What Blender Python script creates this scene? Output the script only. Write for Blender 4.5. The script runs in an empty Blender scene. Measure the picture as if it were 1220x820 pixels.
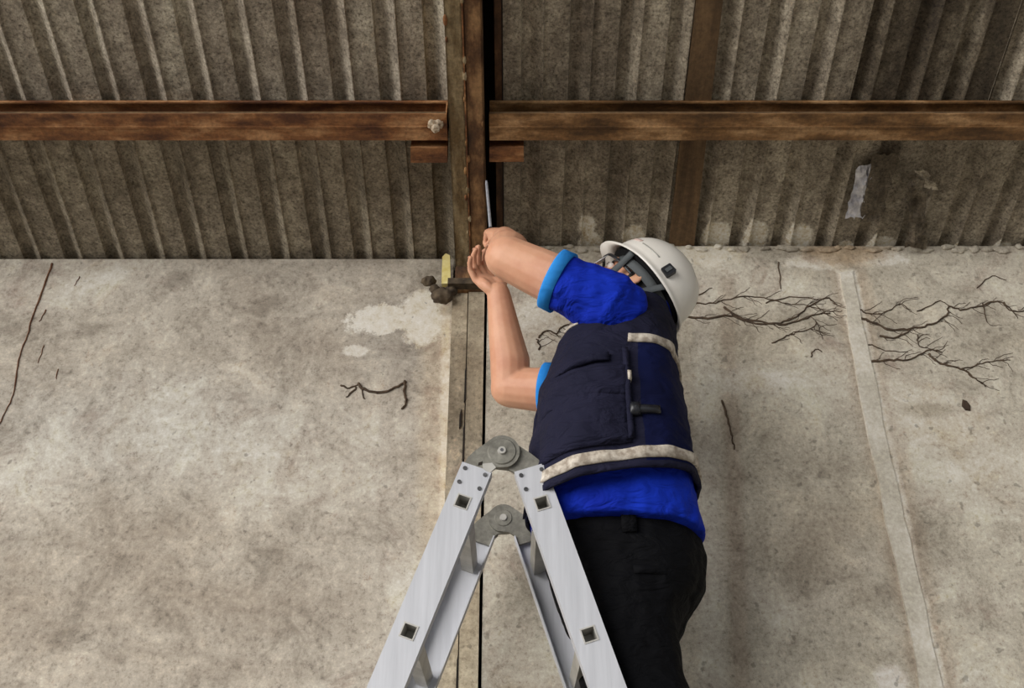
import bpy, bmesh, math, random
from mathutils import Vector, Matrix, noise
random.seed(7)
SC = bpy.context.scene
COL = SC.collection

# ---------------------------------------------------------------- camera
F_PX, PITCH, CAM_Z = 1200.0, math.radians(31.1), 1.5
cam_d = bpy.data.cameras.new('camera'); cam = bpy.data.objects.new('camera', cam_d); COL.objects.link(cam)
cam_d.sensor_width = 36.0; cam_d.lens = 36.0 * F_PX / 1220.0; cam_d.clip_start = 0.02
cam.location = (0, 0, CAM_Z); cam.rotation_euler = (math.radians(90) + PITCH, 0, 0)
SC.camera = cam

# ---------------------------------------------------------------- sky and sun
w = bpy.data.worlds.new('sky'); SC.world = w; w.use_nodes = True
bg = w.node_tree.nodes['Background']; bg.inputs['Color'].default_value = (0.93, 0.965, 1.0, 1); bg.inputs['Strength'].default_value = 0.27
sun_d = bpy.data.lights.new('sun', 'SUN'); sun = bpy.data.objects.new('sun', sun_d); COL.objects.link(sun)
sun_d.energy = 3.7; sun_d.angle = math.radians(58); sun_d.color = (1.0, 0.965, 0.925)
sun.rotation_euler = Vector((0.76, 0.65, -0.03)).to_track_quat('-Z', 'Y').to_euler()
SC.view_settings.view_transform = 'Standard'; SC.view_settings.look = 'None'
SC.view_settings.exposure = 0.72; SC.view_settings.gamma = 1.0; SC.view_settings.use_curve_mapping = False

# ---------------------------------------------------------------- measuring helpers
CP, SP = math.cos(PITCH), math.sin(PITCH)
def ray(u, v):
    x = (u - 610.0) / F_PX; y = -(v - 410.0) / F_PX
    return Vector((x, CP - y * SP, SP + y * CP))
def P(u, v, Y):
    r = ray(u, v); return Vector((0, 0, CAM_Z)) + r * (Y / r.y)
LW, RW = 2.52, 2.474                       # wall faces, metres from the camera
SL = math.tan(math.radians(18)); CS, SS = math.cos(math.radians(18)), math.sin(math.radians(18))
ROOF0 = CAM_Z + 0.7252 * LW + SL * LW      # roof pan underside: z = ROOF0 - SL*y
def roof_z(y): return ROOF0 - SL * y
def on_roof(u, v, off=0.0):
    r = ray(u, v); t = (ROOF0 - off / CS - CAM_Z) / (r.z + SL * r.y)
    return Vector((0, 0, CAM_Z)) + r * t
RN = Vector((0, -SS, -CS))                 # roof normal, downwards
RD = Vector((0, CS, -SS))                  # down the slope

# ---------------------------------------------------------------- materials
def ramp(nt, fac, stops):
    r = nt.nodes.new('ShaderNodeValToRGB'); e = r.color_ramp.elements
    while len(e) < len(stops): e.new(0.5)
    for k, (p, c) in enumerate(stops): e[k].position = p; e[k].color = (*c, 1)
    nt.links.new(fac, r.inputs[0]); return r.outputs[0]
def noise_n(nt, co, scale, detail=6, rough=0.6, sc=None, dist=0.0):
    if sc:
        m = nt.nodes.new('ShaderNodeMapping'); m.inputs['Scale'].default_value = sc
        nt.links.new(co, m.inputs[0]); co = m.outputs[0]
    n = nt.nodes.new('ShaderNodeTexNoise'); n.inputs['Scale'].default_value = scale
    n.inputs['Detail'].default_value = detail; n.inputs['Roughness'].default_value = rough; n.inputs['Distortion'].default_value = dist
    nt.links.new(co, n.inputs['Vector']); return n.outputs['Fac']
def mix(nt, fac, a, b, mode='MIX'):
    m = nt.nodes.new('ShaderNodeMix'); m.data_type = 'RGBA'; m.blend_type = mode
    for sock, val in ((m.inputs[0], fac), (m.inputs[6], a), (m.inputs[7], b)):
        if isinstance(val, (int, float)): sock.default_value = val
        elif isinstance(val, tuple): sock.default_value = (*val, 1)
        else: nt.links.new(val, sock)
    return m.outputs[2]
def srgb(r, g, b):
    f = lambda c: (c / 255 / 12.92) if c / 255 <= 0.04045 else ((c / 255 + 0.055) / 1.055) ** 2.4
    return (f(r), f(g), f(b))
def base_mat(name, rough=0.8, metal=0.0):
    m = bpy.data.materials.new(name); m.use_nodes = True; nt = m.node_tree
    b = nt.nodes['Principled BSDF']; b.inputs['Roughness'].default_value = rough; b.inputs['Metallic'].default_value = metal
    tc = nt.nodes.new('ShaderNodeTexCoord')
    return m, nt, b, tc.outputs['Object']
def bump(nt, b, h, strength, dist=0.01):
    n = nt.nodes.new('ShaderNodeBump'); n.inputs['Strength'].default_value = strength; n.inputs['Distance'].default_value = dist
    nt.links.new(h, n.inputs['Height']); nt.links.new(n.outputs[0], b.inputs['Normal'])
def noisy(name, c1, c2, scale=20, rough=0.8, metal=0.0, bmp=0.0, sc=None, c3=None, p=(0.35, 0.65), fine=None, dist=0.004):
    m, nt, b, co = base_mat(name, rough, metal)
    f = noise_n(nt, co, scale, sc=sc)
    st = [(p[0], c1), (p[1], c2)] + ([(min(p[1] + 0.12, 1), c3)] if c3 else [])
    c = ramp(nt, f, st)
    if fine:
        g = noise_n(nt, co, fine[0], 3, 0.7)
        c = mix(nt, fine[1], c, ramp(nt, g, [(0.3, (0.3, 0.3, 0.3)), (0.7, (0.75, 0.75, 0.75))]), 'OVERLAY')
        f = g if fine[0] > scale else f
    nt.links.new(c, b.inputs['Base Color'])
    if bmp: bump(nt, b, f, bmp, dist)
    return m
def math_n(nt, op, a, b=None, clamp=False):
    n = nt.nodes.new('ShaderNodeMath'); n.operation = op; n.use_clamp = clamp
    for i, val in enumerate((a, b)):
        if val is None: continue
        if isinstance(val, (int, float)): n.inputs[i].default_value = val
        else: nt.links.new(val, n.inputs[i])
    return n.outputs[0]
def stain(nt, co, c, col, shape, soft=0.35, amp=0.9, nscale=20, strength=1.0):
    """ragged stain on a wall: ('o', x, z, rx, rz) oval or ('l', x0, z0, x1, z1, half width) line"""
    sp = nt.nodes.new('ShaderNodeSeparateXYZ'); nt.links.new(co, sp.inputs[0]); X, Z = sp.outputs[0], sp.outputs[2]
    if shape[0] == 'o':
        dx = math_n(nt, 'DIVIDE', math_n(nt, 'SUBTRACT', X, shape[1]), shape[3]); dz = math_n(nt, 'DIVIDE', math_n(nt, 'SUBTRACT', Z, shape[2]), shape[4])
        d = math_n(nt, 'SQRT', math_n(nt, 'ADD', math_n(nt, 'MULTIPLY', dx, dx), math_n(nt, 'MULTIPLY', dz, dz)))
    else:
        _, x0, z0, x1, z1, hw = shape; k = (x1 - x0) / (z1 - z0)
        line = math_n(nt, 'SUBTRACT', math_n(nt, 'SUBTRACT', X, x0), math_n(nt, 'MULTIPLY', math_n(nt, 'SUBTRACT', Z, z0), k))
        d = math_n(nt, 'DIVIDE', math_n(nt, 'ABSOLUTE', line), hw)
        zc = math_n(nt, 'DIVIDE', math_n(nt, 'SUBTRACT', math_n(nt, 'ABSOLUTE', math_n(nt, 'SUBTRACT', Z, (z0 + z1) / 2)), abs(z1 - z0) / 2 - hw), hw)
        d = math_n(nt, 'MAXIMUM', d, zc)
    n = noise_n(nt, co, nscale, 8, 0.78, sc=(1, 1, 0.45) if shape[0] == 'l' else None)
    d = math_n(nt, 'ADD', d, math_n(nt, 'MULTIPLY', math_n(nt, 'SUBTRACT', n, 0.5), amp * 3.2))
    f = math_n(nt, 'MULTIPLY', math_n(nt, 'DIVIDE', math_n(nt, 'SUBTRACT', 1.0 + soft / 2, d), soft, ), 1.0, True)
    return mix(nt, math_n(nt, 'MULTIPLY', f, strength), c, col)
def concrete(name, light, mid, dark, seed=0.0, streak=0.0, stains=()):
    m, nt, b, co = base_mat(name, 0.92)
    mp = nt.nodes.new('ShaderNodeMapping'); mp.inputs['Location'].default_value = (seed, seed * 1.7, seed * 0.6)
    raw = co; nt.links.new(co, mp.inputs[0]); co = mp.outputs[0]
    big = noise_n(nt, co, 1.7, 5, 0.62, dist=0.5, sc=(1, 1, 1.5))
    c = ramp(nt, big, [(0.30, dark), (0.50, mid), (0.68, light)])
    for st in stains: c = stain(nt, raw, c, *st[:2], **(st[2] if len(st) > 2 else {}))
    med = noise_n(nt, co, 7, 9, 0.72, dist=0.6)
    c = mix(nt, 0.85, c, ramp(nt, med, [(0.36, (0.30, 0.29, 0.28)), (0.46, (0.46, 0.455, 0.45)), (0.53, (0.52, 0.52, 0.52)), (0.64, (0.66, 0.66, 0.65))]), 'OVERLAY')
    fin = noise_n(nt, co, 75, 6, 0.8)
    c = mix(nt, 0.62, c, ramp(nt, fin, [(0.38, (0.22, 0.21, 0.20)), (0.46, (0.47, 0.465, 0.46)), (0.54, (0.53, 0.53, 0.53)), (0.62, (0.72, 0.72, 0.71))]), 'OVERLAY')
    sp = noise_n(nt, co, 42, 2, 0.5)
    c = mix(nt, ramp(nt, sp, [(0.66, (0, 0, 0)), (0.72, (0.5, 0.5, 0.5))]), c, tuple(x * 0.35 for x in dark))
    if streak:
        s = noise_n(nt, co, 9, 4, 0.6, sc=(1, 1, 0.10))
        c = mix(nt, streak, c, ramp(nt, s, [(0.38, (0.26, 0.25, 0.235)), (0.56, (0.56, 0.555, 0.54))]), 'OVERLAY')
    nt.links.new(c, b.inputs['Base Color'])
    add = nt.nodes.new('ShaderNodeMath'); add.operation = 'MULTIPLY_ADD'; add.inputs[1].default_value = 0.5
    nt.links.new(fin, add.inputs[0]); nt.links.new(med, add.inputs[2]); bump(nt, b, add.outputs[0], 0.35, 0.006)
    return m
M = {}
def px(u, v, Y):
    q = P(u, v, Y); return q.x, q.z
def oval(u, v, ru, rv, Y):
    a, b = P(u - ru, v, Y), P(u + ru, v, Y); c, d = P(u, v - rv, Y), P(u, v + rv, Y); m = P(u, v, Y)
    return ('o', m.x, m.z, (b.x - a.x) / 2, (c.z - d.z) / 2)
def line(u0, v0, u1, v1, hw, Y): return ('l', *px(u0, v0, Y), *px(u1, v1, Y), hw)
WHT, TAN, GRY, DRK = srgb(226, 221, 210), srgb(196, 185, 166), srgb(168, 162, 152), srgb(140, 124, 106)
M['wall_l'] = concrete('left_concrete', srgb(203, 197, 185), srgb(186, 178, 165), srgb(163, 152, 138), 3.0, stains=[
    (GRY, oval(480, 405, 55, 50, LW), dict(amp=0.5, soft=0.5, strength=0.55)), (DRK, oval(110, 700, 190, 90, LW), dict(amp=0.8, soft=1.2, strength=0.35)),
    (srgb(206, 204, 196), oval(150, 510, 190, 55, LW), dict(amp=0.8, soft=1.2, strength=0.5)),
    (TAN, line(522, 352, 520, 860, 0.052, LW), dict(amp=0.45, soft=0.7, strength=0.85)), (srgb(218, 209, 194), line(531, 362, 528, 860, 0.016, LW), dict(amp=0.7, soft=0.8, strength=0.8)),
    (WHT, oval(452, 381, 37, 17, LW), dict(amp=0.7, soft=0.2)), (WHT, oval(502, 380, 26, 32, LW), dict(amp=0.5, soft=0.3)), (WHT, oval(425, 418, 16, 6, LW), dict(amp=0.9, soft=0.4, strength=0.8))])
M['wall_r'] = concrete('right_concrete', srgb(207, 200, 186), srgb(188, 181, 166), srgb(166, 157, 141), 11.0, stains=[
    (srgb(158, 142, 126), line(866, 330, 884, 860, 0.022, RW), dict(amp=0.6, soft=0.9, strength=0.55)), (srgb(200, 194, 182), line(838, 330, 850, 860, 0.03, RW), dict(amp=0.4, soft=0.8, strength=0.6)),
    (srgb(165, 146, 126), line(1010, 322, 1122, 860, 0.05, RW), dict(amp=0.6, soft=0.9, strength=0.6)), (srgb(214, 207, 194), line(1008, 322, 1121, 860, 0.03, RW), dict(amp=0.4, soft=0.4, strength=0.8)),
    (WHT, oval(968, 312, 34, 8, RW), dict(amp=0.8, soft=0.4, strength=0.75)), (WHT, oval(1048, 308, 34, 8, RW), dict(amp=0.8, soft=0.4, strength=0.75)), (srgb(172, 150, 122), oval(1005, 302, 50, 14, RW), dict(amp=0.5, soft=0.6, strength=0.8)),
    (srgb(216, 208, 190), oval(840, 303, 40, 14, RW), dict(amp=0.7, soft=0.5)), (srgb(170, 160, 142), oval(900, 400, 60, 40, RW), dict(amp=0.8, soft=1.0, strength=0.5)),
    (srgb(216, 210, 198), oval(900, 455, 50, 14, RW), dict(amp=0.8, soft=0.7, strength=0.7)), (srgb(222, 214, 200), oval(1110, 500, 60, 40, RW), dict(amp=0.9, soft=0.8, strength=0.5)),
    (srgb(150, 138, 118), oval(1105, 488, 34, 9, RW), dict(amp=0.6, soft=0.8, strength=0.6)), (srgb(222, 214, 204), oval(1062, 810, 20, 18, RW), dict(amp=0.4, soft=0.4, strength=0.7)),
    (DRK, oval(980, 660, 90, 60, RW), dict(amp=0.9, soft=1.2, strength=0.35)), (srgb(214, 207, 195), oval(640, 380, 60, 40, RW), dict(amp=0.8, soft=0.8, strength=0.6))])
M['post'] = concrete('weathered_post', srgb(208, 200, 182), srgb(182, 171, 150), srgb(142, 128, 108), 5.0, 0.8)
M['strip'] = concrete('pale_plaster', srgb(212, 202, 184), srgb(195, 182, 160), srgb(168, 152, 130), 8.0, 0.5)
M['patch'] = noisy('white_plaster', srgb(205, 200, 188), srgb(228, 224, 214), 25, 0.9, bmp=0.3, fine=(120, 0.4))
M['grout'] = noisy('grout', srgb(190, 183, 168), srgb(216, 210, 197), 12, 0.9, bmp=0.3, fine=(90, 0.5))
M['seam'] = noisy('seam', srgb(140, 130, 114), srgb(178, 170, 154), 9, 0.9, bmp=0.2, fine=(90, 0.6))
M['floor'] = concrete('floor_concrete', srgb(176, 171, 162), srgb(162, 157, 148), srgb(146, 140, 130), 1.0)
ROOF_O = Vector((0, 2.5, roof_z(2.5)))
def sheet_mat(name, a, b_, c_, seed, stains=()):
    m, nt, b, co = base_mat(name, 0.9)
    raw = co; mp = nt.nodes.new('ShaderNodeMapping'); mp.inputs['Location'].default_value = (seed, seed, seed); nt.links.new(co, mp.inputs[0]); co = mp.outputs[0]
    n1 = noise_n(nt, co, 5, 6, 0.65, sc=(1.6, 0.5, 0.5)); c = ramp(nt, n1, [(0.3, a), (0.52, b_), (0.72, c_)])
    for col, (u, v, ru, rv) in stains:
        a_, b2, c2, d2, m2 = on_roof(u - ru, v), on_roof(u + ru, v), on_roof(u, v - rv), on_roof(u, v + rv), on_roof(u, v) - ROOF_O
        c = stain(nt, raw, c, col, ('o', m2.x, m2.z, (b2.x - a_.x) / 2, (c2.z - d2.z) / 2), soft=0.25, amp=0.40, nscale=22, strength=1.0)
    n2 = noise_n(nt, co, 120, 4, 0.8)
    c = mix(nt, 0.95, c, ramp(nt, n2, [(0.37, (0.18, 0.17, 0.16)), (0.46, (0.46, 0.46, 0.46)), (0.54, (0.54, 0.54, 0.54)), (0.64, (0.78, 0.78, 0.77))]), 'OVERLAY')
    n3 = noise_n(nt, co, 28, 3, 0.6)
    c = mix(nt, 0.7, c, ramp(nt, n3, [(0.36, (0.3, 0.29, 0.27)), (0.62, (0.64, 0.64, 0.62))]), 'OVERLAY')
    nt.links.new(c, b.inputs['Base Color']); bump(nt, b, n2, 0.5, 0.004); return m
M['sheet_l'] = sheet_mat('cement_sheet_left', srgb(132, 120, 106), srgb(164, 154, 140), srgb(190, 182, 166), 2)
M['sheet_ll'] = sheet_mat('cement_sheet_left_eave', srgb(120, 110, 95), srgb(148, 138, 122), srgb(170, 161, 143), 4)
M['sheet_r'] = sheet_mat('cement_sheet_right', srgb(122, 111, 97), srgb(162, 152, 136), srgb(200, 190, 172), 6)
MO = srgb(222, 214, 198)
M['sheet_re'] = sheet_mat('cement_sheet_right_eave', srgb(122, 112, 98), srgb(158, 148, 132), srgb(190, 180, 162), 7, [(MO, q) for q in
    ((705, 280, 14, 14), (700, 258, 10, 14), (757, 272, 14, 16), (855, 270, 17, 18), (904, 270, 15, 18), (956, 274, 16, 18), (1012, 284, 12, 10), (1054, 282, 20, 12), (1148, 288, 16, 8), (1198, 286, 18, 9))])
M['sheet_d'] = sheet_mat('cement_sheet_sooty', srgb(58, 49, 39), srgb(96, 86, 72), srgb(170, 160, 142), 9)
M['rust'] = noisy('rusted_steel', srgb(84, 48, 24), srgb(134, 88, 50), 18, 0.75, 0.0, 0.4, sc=(0.3, 1, 1), c3=srgb(176, 132, 90), fine=(90, 0.7), p=(0.41, 0.54))
M['rust_y'] = noisy('rusted_steel_ochre', srgb(92, 62, 32), srgb(140, 102, 60), 14, 0.75, 0.0, 0.3, sc=(0.35, 1, 1), c3=srgb(172, 138, 96), fine=(90, 0.6), p=(0.41, 0.54))
M['rust_b'] = noisy('brown_rust', srgb(82, 56, 28), srgb(128, 92, 54), 16, 0.75, 0.0, 0.4, sc=(0.3, 1, 1), c3=srgb(178, 140, 98), fine=(90, 0.7), p=(0.41, 0.54))
M['rust_d'] = noisy('dark_rust', srgb(54, 36, 22), srgb(92, 62, 36), 14, 0.8, 0.0, 0.4, sc=(1, 0.35, 0.35), c3=srgb(150, 114, 76), fine=(80, 0.6), p=(0.41, 0.54))
M['olive'] = noisy('mouldy_paint', srgb(98, 78, 48), srgb(146, 128, 96), 16, 0.85, 0.0, 0.4, sc=(1, 0.25, 0.25), c3=srgb(188, 174, 144), fine=(100, 0.7), p=(0.41, 0.54))
M['recess_black'] = noisy('recess_black', srgb(22, 17, 13), srgb(36, 27, 20), 12, 0.9)  # near-black for openings; shade painted into the hollow and the gap
M['plank'] = noisy('brown_plank', srgb(84, 64, 42), srgb(122, 96, 66), 8, 0.8, 0, 0.3, sc=(3, 0.3, 0.3), fine=(70, 0.6))
M['mud'] = noisy('dark_mud', srgb(62, 52, 42), srgb(100, 86, 68), 40, 0.95, 0, 0.8)
M['yellow'] = noisy('yellow_daylight', srgb(215, 195, 110), srgb(240, 228, 165), 30, 0.8)  # daylight leaking through the gap, painted as a colour
M['nest'] = noisy('pale_nest', srgb(150, 130, 105), srgb(215, 200, 178), 90, 0.95, 0, 0.8)
M['foil'] = noisy('silver_foil', srgb(165, 165, 175), srgb(235, 235, 242), 30, 0.35, 0.6, 0.5)
M['vine'] = noisy('dry_vine', srgb(58, 46, 36), srgb(96, 80, 64), 50, 0.95)
M['crack'] = noisy('crack', srgb(95, 62, 44), srgb(128, 92, 70), 40, 0.95)
M['leaf'] = noisy('dead_leaf', srgb(52, 40, 32), srgb(80, 64, 50), 40, 0.9)
def alu_mat():
    m, nt, b, co = base_mat('brushed_aluminium', 0.5, 0.25)
    n = noise_n(nt, co, 60, 4, 0.7, sc=(1.0, 1.0, 0.05)); c = ramp(nt, n, [(0.3, srgb(186, 188, 194)), (0.7, srgb(206, 208, 214))])
    k = noise_n(nt, co, 9, 5, 0.7); c = mix(nt, ramp(nt, k, [(0.66, (0, 0, 0)), (0.75, (0.5, 0.5, 0.5))]), c, srgb(170, 164, 150))
    nt.links.new(c, b.inputs['Base Color']); bump(nt, b, n, 0.08, 0.001); return m
M['alu'] = alu_mat()
M['alu_d'] = noisy('dull_aluminium', srgb(168, 166, 160), srgb(196, 194, 188), 18, 0.5, 0.3)
M['hinge'] = noisy('cast_hinge_grey', srgb(112, 110, 102), srgb(142, 140, 131), 25, 0.55, 0.45, fine=(120, 0.4))
M['rivet'] = noisy('rivet', srgb(70, 70, 72), srgb(110, 110, 112), 60, 0.5, 0.6)
M['rubber'] = noisy('black_rubber', srgb(18, 18, 18), srgb(30, 30, 30), 60, 0.9)
def skin_mat():
    m, nt, b, co = base_mat('skin', 0.55)
    n = noise_n(nt, co, 12, 5, 0.6); c = ramp(nt, n, [(0.3, srgb(206, 146, 116)), (0.7, srgb(226, 174, 142))])
    nt.links.new(c, b.inputs['Base Color']); b.inputs['Subsurface Weight'].default_value = 0.08; b.inputs['Subsurface Radius'].default_value = (0.01, 0.004, 0.002)
    f = noise_n(nt, co, 140, 3, 0.6); bump(nt, b, f, 0.06, 0.002); return m
M['skin'] = skin_mat()
def cloth(name, a, b_, scale=5, rough=0.85, folds=0.35):
    m, nt, b, co = base_mat(name, rough)
    n = noise_n(nt, co, scale, 4, 0.55); nt.links.new(ramp(nt, n, [(0.35, a), (0.65, b_)]), b.inputs['Base Color'])
    k = noise_n(nt, co, 16, 3, 0.5, sc=(1, 1, 2.2), dist=0.8); bump(nt, b, k, min(1.0, folds * 1.6), 0.03)
    b.inputs['Specular IOR Level'].default_value = 0.15; return m
M['shirt'] = cloth('blue_polo', srgb(10, 34, 150), srgb(18, 52, 186))
M['cuff'] = cloth('light_blue_cuff', srgb(38, 132, 220), srgb(58, 152, 235), folds=0.1)
M['vest'] = cloth('navy_vest', srgb(24, 25, 42), srgb(34, 34, 54))
M['vest_b'] = cloth('navy_mesh', srgb(8, 12, 42), srgb(12, 20, 62), folds=0.2)
M['trouser'] = cloth('black_trousers', srgb(3, 3, 6), srgb(7, 8, 12))
M['strap'] = cloth('grey_strap', srgb(72, 76, 78), srgb(96, 100, 102), folds=0.05)
M['black'] = cloth('black_liner', srgb(10, 10, 12), srgb(18, 18, 20), folds=0.1)
M['buckle'] = noisy('black_plastic', srgb(22, 23, 28), srgb(38, 40, 46), 40, 0.4)
M['reflect'] = noisy('reflective_tape', srgb(150, 138, 124), srgb(190, 180, 166), 55, 0.6, 0, 0.2, c3=srgb(214, 206, 192), p=(0.4, 0.52))
M['helmet'] = noisy('white_helmet', srgb(226, 222, 214), srgb(238, 235, 228), 6, 0.32)
M['pink'] = noisy('faded_red_print', srgb(206, 176, 168), srgb(222, 206, 198), 60, 0.5)
M['nail'] = noisy('nail', srgb(222, 168, 146), srgb(232, 186, 164), 60, 0.4)
M['hair'] = noisy('black_hair', srgb(14, 12, 11), srgb(28, 24, 22), 80, 0.7, 0, 0.6)
M['glass'] = noisy('hazy_lens', srgb(190, 190, 192), srgb(225, 225, 228), 20, 0.2)
M['eye'] = noisy('eye_white', srgb(225, 220, 215), srgb(240, 236, 232), 30, 0.2)
M['steel'] = noisy('bright_steel', srgb(190, 195, 205), srgb(225, 230, 240), 60, 0.25, 0.5)
M['boot'] = cloth('black_boot', srgb(20, 18, 16), srgb(34, 30, 27))

# ---------------------------------------------------------------- mesh helpers
def tag(o, label=None, cat=None, group=None, kind=None):
    for k, v in (('label', label), ('category', cat), ('group', group), ('kind', kind)):
        if v: o[k] = v
    return o
def obj(name, data, m, parent=None, smooth=False, loc=None):
    """data = (verts, faces) in world space; the mesh origin goes to loc (default: the parent's)."""
    vs, fs = data
    org = Vector(loc) if loc is not None else (parent_world(parent) if parent else Vector((0, 0, 0)))
    me = bpy.data.meshes.new(name); me.from_pydata([tuple(Vector(v) - org) for v in vs], [], fs)
    bm = bmesh.new(); bm.from_mesh(me); bmesh.ops.recalc_face_normals(bm, faces=bm.faces); bm.to_mesh(me); bm.free()
    me.materials.append(M[m])
    if smooth:
        for p in me.polygons: p.use_smooth = True
    o = bpy.data.objects.new(name, me); COL.objects.link(o)
    if parent: o.parent = parent
    pw = parent_world(parent) if parent else Vector((0, 0, 0))
    o.location = org - pw
    return o
def parent_world(p):
    v = Vector((0, 0, 0))
    while p: v += p.location; p = p.parent
    return v
def empty(name, loc):
    o = bpy.data.objects.new(name, None); o.empty_display_size = 0.1; COL.objects.link(o); o.location = loc; return o
def join(*ms):
    V, Fs = [], []
    for vs, fs in ms:
        k = len(V); V += [Vector(v) for v in vs]; Fs += [tuple(i + k for i in f) for f in fs]
    return V, Fs
def box(x0, x1, y0, y1, z0, z1):
    V = [(x, y, z) for x in (x0, x1) for y in (y0, y1) for z in (z0, z1)]
    return V, [(0, 1, 3, 2), (4, 6, 7, 5), (0, 4, 5, 1), (2, 3, 7, 6), (0, 2, 6, 4), (1, 5, 7, 3)]
def obox(c, ax, ay, az, hx, hy, hz, bev=0.0):
    """oriented box; chamfered along the az edges when bev > 0"""
    c, ax, ay, az = Vector(c), Vector(ax), Vector(ay), Vector(az)
    if bev: pts = [(-hx + bev, -hy), (hx - bev, -hy), (hx, -hy + bev), (hx, hy - bev), (hx - bev, hy), (-hx + bev, hy), (-hx, hy - bev), (-hx, -hy + bev)]
    else: pts = [(-hx, -hy), (hx, -hy), (hx, hy), (-hx, hy)]
    return prism([c + ax * p + ay * q - az * hz for p, q in pts], az * (2 * hz))
def prism(pts, ext):
    n = len(pts); V = [Vector(p) for p in pts] + [Vector(p) + Vector(ext) for p in pts]
    return V, [tuple(range(n))[::-1], tuple(range(n, 2 * n))] + [(i, (i + 1) % n, n + (i + 1) % n, n + i) for i in range(n)]
def loft(rings, caps=True, closed=True):
    n = len(rings[0]); V = [Vector(p) for r in rings for p in r]; Fs = []
    for k in range(len(rings) - 1):
        for i in range(n if closed else n - 1):
            j = (i + 1) % n; Fs.append((k * n + i, k * n + j, (k + 1) * n + j, (k + 1) * n + i))
    if caps:
        Fs.append(tuple(range(n))[::-1]); Fs.append(tuple((len(rings) - 1) * n + i for i in range(n)))
    return V, Fs
def tube(path, radii, seg=14, ref=None, rnd=True):
    """round or elliptical tube; radii: number or (along ref, across)"""
    path = [Vector(p) for p in path]
    if not isinstance(radii, (list,)): radii = [radii] * len(path)
    rad = [(r, r) if not isinstance(r, tuple) else r for r in radii]
    tan = []
    for i in range(len(path)):
        a = path[max(i - 1, 0)]; b = path[min(i + 1, len(path) - 1)]; tan.append((b - a).normalized())
    r0 = Vector(ref) if ref is not None else (Vector((0, 0, 1)) if abs(tan[0].z) < 0.9 else Vector((1, 0, 0)))
    rings = []; prev = r0
    def ring(c, t, r, k=1.0):
        nonlocal prev
        a = prev - t * prev.dot(t)
        a = a.normalized() if a.length > 1e-6 else t.orthogonal().normalized()
        prev = a; b = t.cross(a)
        return [c + a * (math.cos(2 * math.pi * i / seg) * r[0] * k) + b * (math.sin(2 * math.pi * i / seg) * r[1] * k) for i in range(seg)]
    if rnd:
        m = min(rad[0])
        for q in (0.15, 0.55, 0.85): rings.append(ring(path[0] - tan[0] * m * math.sqrt(1 - q * q), tan[0], rad[0], q))
    for c, t, r in zip(path, tan, rad): rings.append(ring(c, t, r))
    if rnd:
        m = min(rad[-1])
        for q in (0.85, 0.55, 0.15): rings.append(ring(path[-1] + tan[-1] * m * math.sqrt(1 - q * q), tan[-1], rad[-1], q))
    return loft(rings)
def ellipsoid(c, ax, ay, az, seg=16, rings=10):
    c, ax, ay, az = Vector(c), Vector(ax), Vector(ay), Vector(az); R = []
    for k in range(rings + 1):
        t = math.pi * min(max(k / rings, 0.02), 0.98); z, r = -math.cos(t), math.sin(t)
        R.append([c + ax * (r * math.cos(2 * math.pi * i / seg)) + ay * (r * math.sin(2 * math.pi * i / seg)) + az * z for i in range(seg)])
    return loft(R)
def spline(pts, n=6):
    pts = [Vector(p) for p in pts]; out = []
    for i in range(len(pts) - 1):
        p0, p1, p2, p3 = pts[max(i - 1, 0)], pts[i], pts[i + 1], pts[min(i + 2, len(pts) - 1)]
        for k in range(n):
            t = k / n
            out.append(0.5 * ((2 * p1) + (p2 - p0) * t + (2 * p0 - 5 * p1 + 4 * p2 - p3) * t * t + (3 * p1 - p0 - 3 * p2 + p3) * t ** 3))
    return out + [pts[-1]]
def slab(pts, nrm, th, inset=0.12):
    """irregular flat patch with a bevelled rim standing th proud along nrm"""
    pts = [Vector(p) for p in pts]; nrm = Vector(nrm); c = sum(pts, Vector()) / len(pts); n = len(pts)
    V = [p - nrm * 0.004 for p in pts] + [p + (c - p).normalized() * min(th * 2, (c - p).length * inset) + nrm * th for p in pts]
    return V, [tuple(range(n))[::-1], tuple(range(n, 2 * n))] + [(i, (i + 1) % n, n + (i + 1) % n, n + i) for i in range(n)]
def ragged(pts, amp=0.004, sub=4):
    out = []; pts = [Vector(p) for p in pts]
    for i in range(len(pts)):
        a, b = pts[i], pts[(i + 1) % len(pts)]
        for k in range(sub):
            p = a.lerp(b, k / sub); out.append(p + Vector((random.uniform(-amp, amp), 0, random.uniform(-amp, amp))))
    return out
def remesh(parts, voxel, smooth=4, disp=None):
    V, Fs = join(*parts)
    me = bpy.data.meshes.new('tmp'); me.from_pydata([tuple(v) for v in V], [], Fs)
    bm = bmesh.new(); bm.from_mesh(me); bmesh.ops.recalc_face_normals(bm, faces=bm.faces); bm.to_mesh(me); bm.free()
    o = bpy.data.objects.new('tmp', me); COL.objects.link(o)
    r = o.modifiers.new('r', 'REMESH'); r.mode = 'VOXEL'; r.voxel_size = voxel; r.adaptivity = 0
    s = o.modifiers.new('s', 'SMOOTH'); s.factor = 0.5; s.iterations = smooth
    dg = bpy.context.evaluated_depsgraph_get(); ev = o.evaluated_get(dg); m2 = bpy.data.meshes.new_from_object(ev)
    if disp:
        nr = [v.normal.copy() for v in m2.vertices]
        for v, n_ in zip(m2.vertices, nr): v.co += n_ * disp(v.co, n_)
    out = ([v.co.copy() for v in m2.vertices], [tuple(p.vertices) for p in m2.polygons])
    bpy.data.objects.remove(o); bpy.data.meshes.remove(me); bpy.data.meshes.remove(m2)
    return out

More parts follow.
